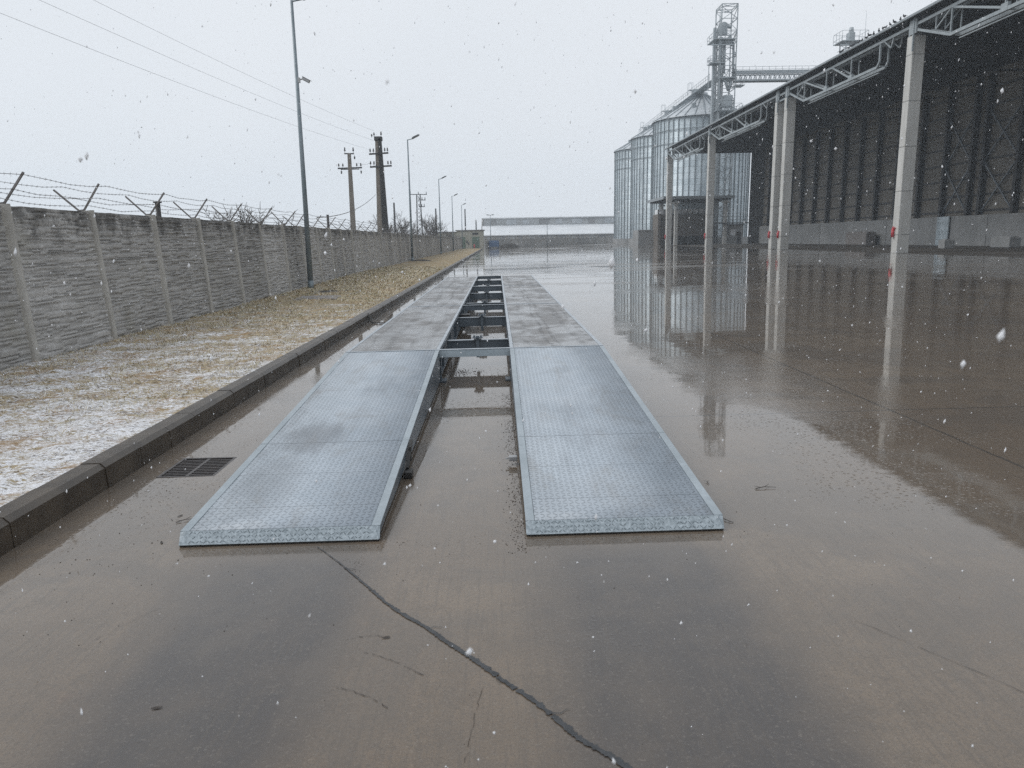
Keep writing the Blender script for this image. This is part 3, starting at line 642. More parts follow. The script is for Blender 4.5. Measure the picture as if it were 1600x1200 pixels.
# ramps
sl = (DZ - RZ) / (YN - RY)
def flare(mb, xa, xb, left):
    out = []
    for v in mb.v:
        t_ = min(1, max(0, (YN - v[1]) / (YN - RY))); u = (xb - v[0]) / (xb - xa) if left else (v[0] - xa) / (xb - xa)
        out.append((v[0] + (-1 if left else 1) * .028 * t_ * u, v[1], v[2]))
    mb.v = out; return mb
def ramp(xa, xb):
    left = xa < -1
    def zt(y): return RZ + (y - RY) * sl
    b = MB()     # checker plate skin
    n = 24; m = len(b.v)
    for i in range(n + 1):
        y = RY + .004 + (YN - .012 - RY) * i / n; z = zt(y) - .0012 * math.sin(i * 2.1)
        b.v += [(xa + .05, y, z), (xb - .05, y, z), (xa + .05, y, z - .008), (xb - .05, y, z - .008)]
    for i in range(n):
        a = m + i * 4; c = a + 4
        b.f += [(a, a + 1, c + 1, c), (a + 2, c + 2, c + 3, a + 3), (a, c, c + 2, a + 2), (a + 1, a + 3, c + 3, c + 1)]; b.sm += [True, True, False, False]
    b.f += [(m, m + 2, m + 3, m + 1)]; b.sm.append(False)
    sk = flare(b, xa, xb, left).build('ramp_plate', M['ramp'], scale)
    b = MB()     # smooth edge flanges, in two lengths, butting at a seam
    for xe0, xe1 in ((xa, xa + .048), (xb - .048, xb)):
        for ya, yc in ((RY, 5.418), (5.424, YN - .010)):
            b.prism([(ya, zt(ya) + .002), (yc, zt(yc) + .002), (yc, zt(yc) - .006), (ya, zt(ya) - .006)], xe0, xe1, 'x')
    flare(b, xa, xb, left).build('edge_flange', M['flange'], sk)
    b = MB()     # front lip
    ld, zb = .050, .014
    b.quad((xa + .03, RY - .002, RZ + .001), (xb - .03, RY - .002, RZ + .001), (xb - .004, RY - ld, zb), (xa + .004, RY - ld, zb))
    b.quad((xa, RY + .004, RZ + .001), (xa + .03, RY - .002, RZ + .001), (xa + .004, RY - ld, zb), (xa, RY - ld + .012, zb))
    b.quad((xb - .03, RY - .002, RZ + .001), (xb, RY + .004, RZ + .001), (xb, RY - ld + .012, zb), (xb - .004, RY - ld, zb))
    b.quad((xa + .004, RY - ld, zb), (xb - .004, RY - ld, zb), (xb - .004, RY - ld + .008, .008), (xa + .004, RY - ld + .008, .008))
    flare(b, xa, xb, left).build('front_lip', M['lip'], scale, fixn=False)
    b = MB()     # raised tread marks on the lip
    nx = int((xb - xa - .1) / .021); r_ = random.Random(int(xa * 100))
    for i in range(nx):
        for j in range(3):
            if r_.random() < .12: continue
            cx = xa + .05 + (i + .5) * .021 + r_.gauss(0, .001); u = .16 + j * .33; cy = RY - .002 - (ld - .002) * u; cz = RZ + .001 - (RZ - zb) * u
            sg = 1 if (i + j) % 2 else -1; dx = .0065 * r_.uniform(.7, 1.25); du = .0062 * sg * r_.uniform(.6, 1.3)
            b.bar((cx - dx, cy + du * .6, cz + du * .8 + .0006), (cx + dx, cy - du * .6, cz - du * .8 + .0006), .0026, .0022)
    flare(b, xa, xb, left).build('tread_mark', M['mark'], scale)['kind'] = 'stuff'
    b = MB()     # wedge shaped side plates and a foot rail
    for xs_, t_ in ((xa + .002, .008), (xb - .010, .008)):
        b.prism([(RY + .01, RZ - .012), (YN - .015, DZ - .012), (YN - .015, .055), (RY + .4, .05), (RY + .01, .03)], xs_, xs_ + t_, 'x')
    for xs_ in (xa + .014, xb - .054): b.box(xs_, xs_ + .04, RY + .05, YN - .02, .012, .03)
    q = RY + .5
    while q < YN: b.prism([(q, .05), (q + .05, .05), (q + .05, zt(q) - .012), (q, zt(q) - .012)], xa + .06, xb - .06, 'x'); q += .55
    flare(b, xa, xb, left).build('side_plate', M['girder'], scale)
    b = MB(); b.box(xa + .004, xb - .004, RY - .04, RY + .02, .0015, .0125); flare(b, xa, xb, left).build('rubber_strip', M['dark'], scale)
k = NM('lip_plate'); t_ = k.noise(55, 5, .75)
M['lip'] = k.fin(k.mix(k.ramp(t_, .3, .7), (0.20, 0.24, 0.265), (0.42, 0.48, 0.52)), 0.4, 0, k.bump(k.noise(80, 3), .4, .003))
M['mark'] = simple('dark_reflection_mark', (0.10, 0.125, 0.145), (0.24, 0.285, 0.31), 30, 0.4)  # dark colour stands in for the dark reflection on the raised lozenges
M['flange'] = simple('flange_paint', (0.26, 0.305, 0.335), (0.335, 0.385, 0.42), 3, 0.4, 0, 0.2)
ramp(*XL); ramp(*XR)
# jack under the left ramp, small terminal on the right ramp
b = MB(); b.box(XL[1] + .005, XL[1] + .06, 5.02, 5.12, .004, .05, .004); b.bar((XL[1] + .02, 5.1, .05), (XL[1] + .015, 5.42, .17), .02, .03); b.bar((XL[1] + .02, 5.3, .05), (XL[1] + .02, 5.3, .16), .016)
b.build('support_bracket', M['dark'], scale)
b = MB(); b.box(XR[0] - .075, XR[0] - .012, 5.28, 5.33, .03, .065, .004); b.tube((XR[0] - .1, 5.305, .047), (XR[0] - .075, 5.305, .047), .006); b.build('cable_joint', M['white'], scale)

# bitumen-filled crack in front of the ramps
pts = [(-1.02, 3.87), (-.86, 3.66), (-.72, 3.456), (-.64, 3.34), (-.557, 3.211), (-.47, 3.10), (-.33, 2.95), (-.235, 2.828), (-.14, 2.715), (-.073, 2.63), (.02, 2.51), (.114, 2.396), (.19, 2.28), (.241, 2.198), (.33, 2.11), (.42, 2.00), (.62, 1.75), (.9, 1.45)]
b = MB(); prev = None; r_ = random.Random(3)
P = []
for (a, c) in zip(pts[:-1], pts[1:]):
    for i in range(16):
        u = i / 16; P.append((a[0] + (c[0] - a[0]) * u, a[1] + (c[1] - a[1]) * u))
for i, p in enumerate(P):
    w_ = (.0026 if i < 22 else .005 + .007 * min(1, (i - 22) / 90)) * r_.uniform(.6, 1.2)
    w2 = w_ * r_.uniform(.6, 1.5); jx = r_.uniform(-.0018, .0018)
    L_ = (p[0] + jx - w_ * .8, p[1] - w_ * .6); R_ = (p[0] + jx + w2 * .8, p[1] + w2 * .6)
    if prev: b.quad((*prev[0], gz(prev[0][0]) + .004), (*L_, gz(L_[0]) + .004), (*R_, gz(R_[0]) + .004), (*prev[1], gz(prev[1][0]) + .004))
    prev = (L_, R_) if not (14 < i < 200 and r_.random() < .035) else None
for bx, by, ax, L_ in ((-.66, 3.36, -.9, .10), (-.33, 2.95, .2, .07), (-.05, 2.6, -1.1, .09), (.16, 2.33, .35, .08), (.26, 2.18, -.8, .10), (-.80, 3.57, .1, .06), (.02, 2.51, 2.6, .06)):
    for i in range(7):
        u0, u1 = i / 7, (i + 1) / 7; wv = lambda u: .006 * math.sin(u * 9 + bx * 7)
        p0 = (bx + math.cos(ax) * L_ * u0 - math.sin(ax) * wv(u0), by + math.sin(ax) * L_ * u0 + math.cos(ax) * wv(u0)); p1 = (bx + math.cos(ax) * L_ * u1 - math.sin(ax) * wv(u1), by + math.sin(ax) * L_ * u1 + math.cos(ax) * wv(u1))
        a0, a1 = .0024 * (1 - u0) + .0004, .0024 * (1 - u1) + .0004; nx_, ny_ = -math.sin(ax), math.cos(ax)
        b.quad((p0[0] - nx_ * a0, p0[1] - ny_ * a0, gz(bx) + .0045), (p1[0] - nx_ * a1, p1[1] - ny_ * a1, gz(bx) + .0045), (p1[0] + nx_ * a1, p1[1] + ny_ * a1, gz(bx) + .0045), (p0[0] + nx_ * a0, p0[1] + ny_ * a0, gz(bx) + .0045))
tag(b.build('crack_sealant', M['tar'], fixn=False), 'ragged black bitumen seam across the foreground concrete', kind='structure')

# hairline cracks in the foreground slab
b = MB(); r_ = random.Random(9)
for q0, q1, w_ in (((-.57, 2.775), (-.318, 2.593), .0022), ((-.65, 2.546), (-.412, 2.389), .0022), ((-.084, 2.525), (-.137, 2.094), .0020), ((-.68, 2.875), (-.485, 2.893), .0022), ((1.5, 2.9), (1.95, 2.2), .0016), ((-1.75, 2.95), (-1.5, 3.35), .0022)):
    prev = None
    for i in range(19):
        u = i / 18; x = q0[0] + (q1[0] - q0[0]) * u + r_.gauss(0, .003); y = q0[1] + (q1[1] - q0[1]) * u + .02 * math.sin(u * 3) + r_.gauss(0, .003)
        w2 = w_ * r_.uniform(.15, .6)
        if prev and r_.random() > .12: b.quad((prev[0] - prev[2], prev[1] - prev[2], gz(prev[0]) + .003), (x - w2, y - w2, gz(x) + .003), (x + w2, y + w2, gz(x) + .003), (prev[0] + prev[2], prev[1] + prev[2], gz(prev[0]) + .003))
        prev = (x, y, w2)
tag(b.build('hairline_crack', M['leaf'], fixn=False), 'fine dark cracks in the foreground concrete', kind='structure')

# drain grate
g = thing('drain_grate', 'rusty dark slotted drain grate between kerb and left ramp', 'drain', ((D0 + D1) / 2, (DY0 + DY1) / 2, gz(-2.3)))
b = MB(); hx, hy = .21, .245
b.box(-hx, hx, -hy, -hy + .022, -.03, .002); b.box(-hx, hx, hy - .022, hy, -.03, .002); b.box(-hx, -hx + .022, -hy + .022, hy - .022, -.03, .002); b.box(hx - .022, hx, -hy + .022, hy - .022, -.03, .002)
b.build('frame', M['iron'], g)
b = MB(); b.box(-.012, .012, -hy + .024, hy - .024, -.025, .0)
for i in range(1, 11):
    yy = -hy + .022 + i * (2 * hy - .044) / 11; b.box(-hx + .024, -.014, yy - .007, yy + .007, -.025, -.001); b.box(.014, hx - .024, yy - .007, yy + .007, -.025, -.001)
b.build('grate_bars', M['iron'], g)
b = MB(); b.box(-hx, hx, -hy, hy, -.6, -.5)
for (a, c, d, e) in ((-hx - .02, -hx - .001, -hy, hy), (hx + .001, hx + .02, -hy, hy), (-hx, hx, -hy - .02, -hy - .001), (-hx, hx, hy + .001, hy + .02)): b.box(a, c, d, e, -.6, -.01)
b.build('shaft', M['pitdark'], g)

# manhole slabs on the turf
def zt(x, y): return float(terrain_z(np.array([x]), np.array([y]))[0])
mh = thing('manhole_cover', 'cracked concrete manhole slab lying in the turf beside its dark opening', 'manhole', (-5.0, 21.2, zt(-5, 21.2)), R(4))
b = MB(); b.box(-.62, .52, -.75, .55, -.05, .05, .012); b.build('slab', M['slab'], mh)
b = MB(); b.box(-.55, .7, 2.2, 3.1, -.02, .045, .01); b.build('rim', M['slab'], mh)
b = MB(); b.box(-.4, .55, 2.33, 2.9, .0, .055); b.build('opening', M['pitdark'], mh)  # solid near-black slab, the hole's shade put into its colour

# twigs, litter
def twig(loc, rz, sc_, label):
    t_ = MB(); t_.tube((-.05, 0, .004), (.0, .008, .008), .0022, .0018, 5); t_.tube((0, .008, .008), (.055, -.004, .006), .0018, .001, 5); t_.tube((0, .008, .008), (.035, .035, .01), .0014, .0008, 5); t_.tube((-.02, .004, .006), (-.045, .03, .008), .0014, .0008, 5)
    o = t_.build('twig', M['leaf']); o.location = (loc[0], loc[1], gz(loc[0]) + .001); o.rotation_euler = (0, 0, rz); o.scale = (sc_,) * 3
    tag(o, label, 'twig', 'twigs on the wet concrete')
twig((1.72, 4.6), .1, 1.3, 'forked twig in the puddle farthest right of the right ramp')
twig((1.39, 4.75), 1.4, .8, 'small twig close to the outer edge of the right ramp')
twig((1.31, 4.07), 2.1, .9, 'curled twig at the outer front corner of the right ramp')
twig((-1.93, 4.33), .5, 1.1, 'thin twig left of the left ramp, towards the kerb')
def leaf(loc, rz, s_, label):
    n = 8; b = MB(); m = []
    for i in range(n + 1):
        u = i / n; wv = .0085 * math.sin(math.pi * u) ** .8; b.v += [(-.024 + .048 * u, -wv, .003 + .004 * abs(u - .5)), (-.024 + .048 * u, 0, .0015), (-.024 + .048 * u, wv, .0035 + .003 * u)]
    for i in range(n):
        a = i * 3; b.f += [(a, a + 3, a + 4, a + 1), (a + 1, a + 4, a + 5, a + 2)]; b.sm += [True, True]
    o = b.build('leaf', M['leaf'], fixn=False); o.location = (loc[0], loc[1], gz(loc[0]) + .001); o.rotation_euler = (0, 0, rz); o.scale = (s_,) * 3
    tag(o, label, 'leaf', 'fallen leaves on the wet concrete')
leaf((-1.265, 2.447), .15, .8, 'dark fallen leaf alone on the concrete at lower left')
leaf((-.50, 2.885), .05, .75, 'narrow dark leaf left of the bitumen seam')
leaf((-2.0, 4.42), 1.0, .8, 'crumpled leaf between kerb and left ramp')
leaf((-1.93, 4.0), 2.0, .8, 'crumpled leaf beside the outer front corner of the left ramp')
n = 2600
V = []; F = []
def grit(cx, cy, sx, sy, n, s0, s1):
    for _ in range(n):
        x = cx + abs(rng.normal(0, sx)) * -1 if sx < .12 else rng.normal(cx, sx); y = cy + (rng.random() - .5) * sy if sy > .5 else rng.normal(cy, sy)
        s_ = rng.uniform(s0, s1); z = gz(x); m = len(V); a = rng.random() * 6
        for i in range(4): V.append((x + s_ * math.cos(a + i * 1.57) * rng.uniform(.5, 1.2), y + s_ * math.sin(a + i * 1.57) * rng.uniform(.5, 1.2), z + .0005))
        V.append((x, y, z + s_ * .9)); F.extend([(m + i, m + (i + 1) % 4, m + 4) for i in range(4)])
grit(XR[0] - .005, 5.8, .05, 4.2, 900, .002, .006); grit(XL[1] + .14, 9.3, .13, .12, 300, .003, .009); grit(.0, 8.9, .22, .10, 260, .003, .008)
grit(-.25, 12.0, .25, .3, 300, .004, .010); grit(-.6, 3.87, .25, .03, 60, .002, .004); grit(.7, 3.87, .3, .03, 60, .002, .004); grit(-.72, 3.58, .06, .08, 60, .0015, .003)
grit(-1.6, 3.5, .9, 1.2, 60, .002, .005); grit(2.5, 4.5, 1.8, 4, 60, .002, .005); grit(-2.2, 4.3, .3, 1.6, 80, .002, .006)
grit(.1, 2.8, 1.2, 1.6, 50, .001, .0025)
tag(bulk('litter', V, F, M['leaf']), 'grit and leaf crumbs washed against the ramps', 'litter', kind='stuff')
# a soaked cable across the gutter, left of the scale
b = MB(); pp = [(-2.76, 15.9, .15), (-2.72, 15.7, .04), (-2.6, 15.45, .0), (-2.4, 15.35, .0), (-2.1, 15.5, .0), (-1.85, 15.7, .02), (-1.74, 15.8, .2)]
b.path(pp, .014, 6); tag(b.build('cable', M['dark']), 'black cable crossing the gutter from kerb to weighbridge', 'cable')

# ------------------------------------------------------------------ street lamps
def lamp(name, loc, H, label, cam_=False, src=None):
    L = thing(name, label, 'street lamp', loc, random.uniform(-.05, .05), 'lamps along the fence')
    b = MB(); b.tube((0, 0, -.1), (0, 0, H), .095, .045, 12); b.build('pole', M['lamp'], L)
    b = MB(); b.box(-.17, .17, -.17, .17, .0, .025); b.tube((0, 0, .02), (0, 0, .35), .105, .1, 12); b.build('base_plate', M['lamp'], L)
    b = MB(); b.tube((0, 0, H - .03), (.36, 0, H + .04), .028, n=8); b.build('arm', M['lamp'], L)
    Mt = Matrix.Translation((.34, 0, H + .05)) @ Matrix.Rotation(-R(26), 4, 'Y')
    b = MB(); b.prism([(0, -.03), (0, .05), (.12, .085), (.5, .07), (.62, .03), (.6, -.02), (.1, -.045)], -.11, .11)
    b.v = [tuple(Mt @ Vector(v)) for v in b.v]; h = b.build('lamp_head', M['lamphead'], L)
    b = MB(); b.box(.2, .55, -.09, .09, -.05, -.032); b.v = [tuple(Mt @ Vector(v)) for v in b.v]; b.build('lens', M['glass'], h)
    if cam_:
        b = MB(); b.tube((0, 0, 6.72), (.17, 0, 6.76), .02, n=6); b.box(.02, .1, -.05, .05, 6.65, 6.8)
        Mt = Matrix.Translation((.17, 0, 6.79)) @ Matrix.Rotation(R(28), 4, 'Y')
        b.v = b.v; a_ = len(b.v); b.box(0, .26, -.045, .045, -.045, .045, .012); b.v[a_:] = [tuple(Mt @ Vector(v)) for v in b.v[a_:]]
        c_ = b.build('security_camera', M['white'], L)
        b = MB(); b.box(-.02, .3, -.055, .055, .047, .055); b.v = [tuple(Mt @ Vector(v)) for v in b.v]; b.build('sunshade', M['white'], c_)
    return L
lamp('street_lamp', (-6.30, 25.4, .06), 9.1, 'tall grey-blue lamp pole with a security camera, the one nearest the viewer', True)
for (x, y, h, lb) in ((-6.42, 57.4, 8.95, 'second lamp pole along the fence, right of the thick dark utility pole'), (-6.40, 87.0, 8.45, 'third lamp pole along the fence, above the bare trees'),
                      (-6.40, 112, 8.0, 'fourth lamp pole along the fence, just right of the bare trees'), (-6.4, 142, 8.1, 'fifth and farthest lamp pole along the fence, behind the cabin roof')):
    lamp('street_lamp', (x, y, .1), h, lb)
b = MB(); rr = random.Random(5); m = []
V = []; F = []
N_ = 14
V.append((0, 0, .16))
for ring in (1, 2, 3):
    for i in range(N_): a = 6.283 * i / N_; r0 = ring * .2 * rr.uniform(.75, 1.25); V.append((r0 * 1.7 * math.cos(a), r0 * 1.2 * math.sin(a), (.14, .08, -.03)[ring - 1] * rr.uniform(.7, 1.2)))
for i in range(N_): F.append((0, 1 + i, 1 + (i + 1) % N_))
me = [[1 + r_ * N_ + i, 1 + (r_ + 1) * N_ + i, 1 + (r_ + 1) * N_ + (i + 1) % N_] for r_ in (0, 1) for i in range(N_)] + [[1 + r_ * N_ + i, 1 + (r_ + 1) * N_ + (i + 1) % N_, 1 + r_ * N_ + (i + 1) % N_] for r_ in (0, 1) for i in range(N_)]
o = bulk('soil_heap', V, F + me, M['soil'], smooth=True); o.location = (-5.9, 57.2, .15); tag(o, 'low dark heap of soil at the foot of the second lamp pole', 'soil heap')
def far_mast(x, y, h, label):
    L = thing('light_mast', label, 'light mast', (x, y, gz(x)), 0, 'thin masts along the far fence')
    b = MB(); b.tube((0, 0, 0), (0, 0, h), .09, .05, 8); b.build('pole', M['lamp'], L)
    b = MB(); b.bar((-.7, 0, h), (.7, 0, h), .07); b.box(-.85, -.35, -.12, .12, h + .02, h + .14); b.box(.35, .85, -.12, .12, h + .02, h + .14); b.build('lamp_head', M['lamphead'], L)
far_mast(-1.30, 170, 7.2, 'thin mast with a T head in front of the left end of the far shed')
far_mast(12.2, 182, 6.3, 'thin mast in front of the middle of the far shed')

# ------------------------------------------------------------------ utility poles and wires
def insulator(b, x, y, z, up=1):
    b.tube((x, y, z), (x, y, z + .18 * up), .018, n=6); b.lathe([(.0, .12 * up), (.07, .14 * up), (.075, .20 * up), (.05, .24 * up), (.06, .28 * up), (.04, .36 * up), (0, .38 * up)], 8, (x, y, z))
PA = (-12.75, 68, 0); PB = (-10.0, 67, 0)
A = thing('utility_pole', 'slender brown concrete utility pole with one crossarm, left of the thick dark pole', 'utility pole', PA, .15, 'utility poles behind the fence')
b = MB(); b.prism([(-.27, 0), (.27, 0), (.15, 9.3), (-.15, 9.3)], -.2, .2); b.build('pole', M['polec'], A)
b = MB(); b.bar((-1.05, 0, 8.05), (1.05, 0, 8.12), .12); b.bar((-.8, -.1, 7.95), (.8, -.1, 7.98), .06); b.build('crossarm', M['darksteel'], A)
b = MB(); b.bar((-.42, 0, 9.3), (.42, 0, 9.3), .1); b.build('pole_cap', M['darksteel'], A)
for (x, z, u) in ((-.95, 8.1, 1), (-.6, 8.1, 1), (.6, 8.14, 1), (.95, 8.14, 1), (-.36, 9.32, 1.4), (.36, 9.32, 1.4), (-.75, 7.95, -1), (.95, 7.98, -1), (.45, 9.2, -1)):
    b = MB(); insulator(b, x, 0, z, u); b.build('insulator', M['ins'], A)
Bp = thing('utility_pole', 'thick near-black double utility pole with two crossarms behind the fence', 'utility pole', PB, 0, 'utility poles behind the fence')
b = MB(); b.prism([(-.50, 0), (.02, 0), (.02, 10.4), (-.24, 10.4)], -.2, .2); b.build('pole', M['polec'], Bp)['label'] = 'weathered grey-brown left leg'
b = MB(); b.prism([(.02, 0), (.62, 0), (.26, 10.35), (.02, 10.35)], -.3, .15); b.build('pole', M['poled'], Bp)['label'] = 'right leg coloured black as the shaded face'
b = MB(); b.box(-.32, .34, -.3, .25, 10.2, 10.55, .03); b.build('pole_cap', M['darksteel'], Bp)
for z in (9.12, 8.05):
    b = MB(); b.bar((-.8 if z > 9 else -.78, -.3, z - .03), (.85 if z > 9 else 1.1, -.3, z + .05), .13); b.build('crossarm', M['darksteel'], Bp)
for (x, z, u) in ((-.7, 9.15, 1.1), (-.42, 9.15, 1.1), (.55, 9.2, 1.1), (.78, 9.2, 1.1), (-.72, 8.1, 1.1), (-.42, 8.1, 1.1), (.78, 8.12, 1.1), (1.03, 8.12, 1.1), (-.3, 10.5, 1), (.3, 10.5, 1.2), (-.5, 10.45, .8)):
    b = MB(); insulator(b, x, -.3, z, u); b.build('insulator', M['ins'], Bp)
Cp = copy_tree(A); Cp.location = (-17.2, 17, 0); Cp.rotation_euler = (0, 0, -.3); Cp['label'] = 'concrete utility pole beyond the left edge that carries the three overhead wires'
def wire(p, q, sag, r, label, name='overhead_wire', grp='wires slung from the thick dark pole'):
    b = MB(); pts = []
    for i in range(29):
        u = i / 28; pts.append(tuple(Vector(p) * (1 - u) + Vector(q) * u - Vector((0, 0, 4 * sag * u * (1 - u)))))
    b.path(pts, r, 4); tag(b.build(name, M['wire'], fixn=False), label, 'wire', grp)
wire((-10.7, 66.7, 9.45), (-17.2, 17, 9.35), .35, .0055, 'lowest of the three overhead wires sweeping up to the left')
wire((-10.35, 66.7, 10.2), (-17.2, 17, 10.35), .35, .0055, 'middle one of the three overhead wires sweeping up to the left')
wire((-10.3, 66.7, 11.0), (-17.2, 17, 11.3), .35, .0055, 'highest of the three overhead wires sweeping up to the left')
wire((-10.4, 66.6, 5.7), (-8.9, 38, 2.9), .45, .02, 'thick cable sagging from the dark pole down behind the fence')
wire((-12.0, 67.8, 8.5), (-10.7, 66.8, 8.4), .15, .008, 'short wire joining the two utility poles')

# lattice pole far behind the fence
Lp = thing('lattice_pole', 'distant dark lattice power pole with a bristling top among the bare trees', 'power pole', (-15.6, 155, 0), .2)
b = MB()
for (sx, sy) in ((-1, -1), (1, -1), (1, 1), (-1, 1)): b.bar((sx * .6, sy * .6, 0), (sx * .35, sy * .35, 11), .12)
for i in range(14):
    z = i * .78; r0 = .6 - .25 * z / 11; r1 = .6 - .25 * (z + .78) / 11; sg = 1 if i % 2 else -1
    for (ax, ay, bx, by) in ((-1, -1, 1, -1), (1, -1, 1, 1), (1, 1, -1, 1), (-1, 1, -1, -1)): b.bar((ax * r0 * sg, ay * r0 * sg, z), (bx * r1 * sg, by * r1 * sg, z + .78), .06)
b.build('tower', M['darksteel'], Lp)
for z, x0, x1 in ((11, -1.7, 1.7), (9.9, 0, 1.4), (8.6, 0, 1.2)):
    b = MB(); b.bar((x0, 0, z), (x1, 0, z), .14)
    for x in (x0 + .1, (x0 + x1) / 2, x1 - .1): b.tube((x, 0, z), (x, 0, z + .55), .1, .06, 6)
    b.build('crossarm', M['darksteel'], Lp)
Cc = [(-11.3, 85, 5.9, 'thin dark post behind the fence between the dark pole and the second lamp'), (-9.9, 45, 3.25, 'short steel stub rising behind the fence right of the nearest lamp'), (-7.72, 17.6, 2.6, 'grey square stub behind the fence between the third and fourth posts'),
      (-9.3, 118, 6.6, 'thin pole behind the fence among the right-hand bare trees'), (-6.9, 170, 8.6, 'dark pole behind the cabin left of the farthest lamp'), (-4.9, 185, 6.6, 'slim dark pole behind the cabin right of the farthest lamp')]
for x, y, h, lb in Cc:
    b = MB(); b.tube((0, 0, -.1), (0, 0, h), .07 + y * .0006, .05 + y * .0005, 8); b.box(-.07, .07, -.07, .07, h, h + .03); o = b.build('post', M['darksteel']); o.name = 'steel_pole'; o.location = (x, y, 0); tag(o, lb, 'pole', 'thin poles behind the fence')

# ------------------------------------------------------------------ bare trees
def bare_tree(name, seed, H, spread, nmain):
    r = random.Random(seed); T = MB(); B = MB()
    def grow(mb, p, d, L, rad, dep):
        n = 3; pts = [p]
        for i in range(n):
            d = (d + Vector((r.gauss(0, .16), r.gauss(0, .16), r.gauss(.06, .08)))).normalized(); q = pts[-1] + d * (L / n)
            mb.tube(pts[-1], q, rad * (1 - i * .2), rad * (1 - (i + 1) * .2), 4 if dep else 7, cap=False); pts.append(q)
            if dep < 4:
                for _ in range(2 if dep else 3):
                    if r.random() < .72:
                        s_ = Vector((r.gauss(0, 1), r.gauss(0, 1), r.gauss(.25, .5))).normalized()
                        grow(B, q, (d * .75 + s_ * spread).normalized(), L * r.uniform(.42, .68), max(rad * .5, .012), dep + 1)
        if dep < 4: grow(B, pts[-1], d, L * .6, max(rad * .5, .012), dep + 1)
    grow(T, Vector((0, 0, -.1)), Vector((0, 0, 1)), H * .45, H * .022, 0) if nmain == 1 else [grow(T, Vector((r.gauss(0, .25), r.gauss(0, .25), -.1)), Vector((r.gauss(0, .35), r.gauss(0, .35), 1)).normalized(), H * .42, H * .012, 1) for _ in range(nmain)]
    o = thing(name, '', 'tree'); T.build('trunk', M['bark'], o, fixn=False); B.build('crown', M['bark'], o, fixn=False); return o
tp = [bare_tree('bare_tree', s_, 6.0, .75, 1) for s_ in (11, 23, 35)]
spots = [(-14.0, 98, 1.0, 0, 'bare round-crowned tree left of the second lamp pole'), (-12.5, 96, .98, 1, 'bare tree directly behind the second lamp pole'), (-18, 118, .9, 2, 'low bare tree just right of the thick dark utility pole'),
         (-12.6, 110, .82, 2, 'bare tree in front of the distant lattice pole'), (-10.9, 112, .95, 0, 'bare tree between the lattice pole and the third lamp'), (-9.9, 108, .96, 1, 'bare tree at the third lamp pole'),
         (-9.2, 118, 1.08, 0, 'bare tree between the third and fourth lamp poles'), (-8.3, 116, .62, 2, 'lowest bare tree, left of the cabin roof'), (-15.5, 122, .72, 1, 'small bare tree deep behind the second lamp pole')]
us = set()
for i, (x, y, s_, q, lb) in enumerate(spots):
    o = tp[q] if q not in us else copy_tree(tp[q]); us.add(q)
    o.location = (x, y, 0); o.rotation_euler = (0, 0, i * 1.3); o.scale = (s_,) * 3; o['label'] = lb; o['group'] = 'bare trees beyond the fence'
bu = bare_tree('bare_shrub', 77, 3.9, .9, 7); bu.location = (-11.7, 36, 0); bu['category'] = 'shrub'; bu['label'] = 'bare shrub showing over the fence left of the nearest lamp pole'; bu.scale = (1.35, 1.35, 1.12)
bu['group'] = 'bare shrubs behind the fence'; b2_ = copy_tree(bu); b2_.location = (-15.6, 45, 0); b2_.rotation_euler = (0, 0, 2.1); b2_['label'] = 'smaller bare shrub behind the fence, left of the one nearest the first lamp pole'

# ------------------------------------------------------------------ storage hall
HX = 29.3; BX = 46.0; HY0, HY1 = 27.5, 131.6; EZ = 16.28
hall = thing('storage_hall', 'huge open-sided dark grain hall on concrete columns along the right side', 'storage hall', (HX, HY0, 0))
def hb(mb, name, mat, par=None):
    mb.v = [(v[0] - HX, v[1] - HY0, v[2]) for v in mb.v]; return mb.build(name, mat, par or hall)
cols = [29.8, 54.8, 77.6, 80.2, 105.2, 130.2]
zg = gz(HX)
for yc in cols:
    b = MB(); b.box(HX, HX + .9, yc, yc + .8, -.2, 15.2, .03); c_ = hb(b, 'column', M['column'])
    b = MB(); b.box(HX + .02, HX + .5, yc + .1, yc + .7, 15.2, 16.1); b.prism([(HX - .05, 15.25), (HX + .06, 15.25), (HX + .06, 16.2), (HX - .05, 16.2)], yc - .35, yc + .5); b.bar((HX - .06, yc - .1, 14.1), (HX - .06, yc - .1, 16.3), .1)
    hb(b, 'column_head', M['steel'], c_)
    if yc not in (29.8,):
        b = MB(); yy = yc + .5; b.tube((HX - .1, yy, zg + 1.15), (HX - .1, yy, zg + 1.72), .11, n=10); b.lathe([(.11, 1.72), (.05, 1.86), (.05, 1.92), (0, 1.93)], 10, (HX - .1, yy, zg)); b.bar((HX - .12, yy - .02, zg + 1.85), (HX - .02, yy - .22, zg + 1.8), .05); b.bar((HX - .14, yy - .02, zg + 1.84), (HX - .2, yy - .15, zg + 1.35), .03)
        e = thing('fire_extinguisher', '', 'fire extinguisher', (HX, yy, zg), 0, 'red extinguishers on the hall columns')
        b.v = [(v[0] - HX, v[1] - yy, v[2] - zg) for v in b.v]; b.build('cylinder', M['red'], e)
        b = MB(); b.box(-.03, .0, -.08, .08, 1.2, 1.6); b.build('bracket', M['white'], e)
        e['label'] = {54.8: 'red fire extinguisher on the nearest hall column', 77.6: 'red fire extinguisher on the right twin of the paired columns', 80.2: 'red fire extinguisher on the left twin of the paired columns',
                      105.2: 'red fire extinguisher on the second farthest hall column', 130.2: 'red fire extinguisher on the farthest hall column'}[yc]
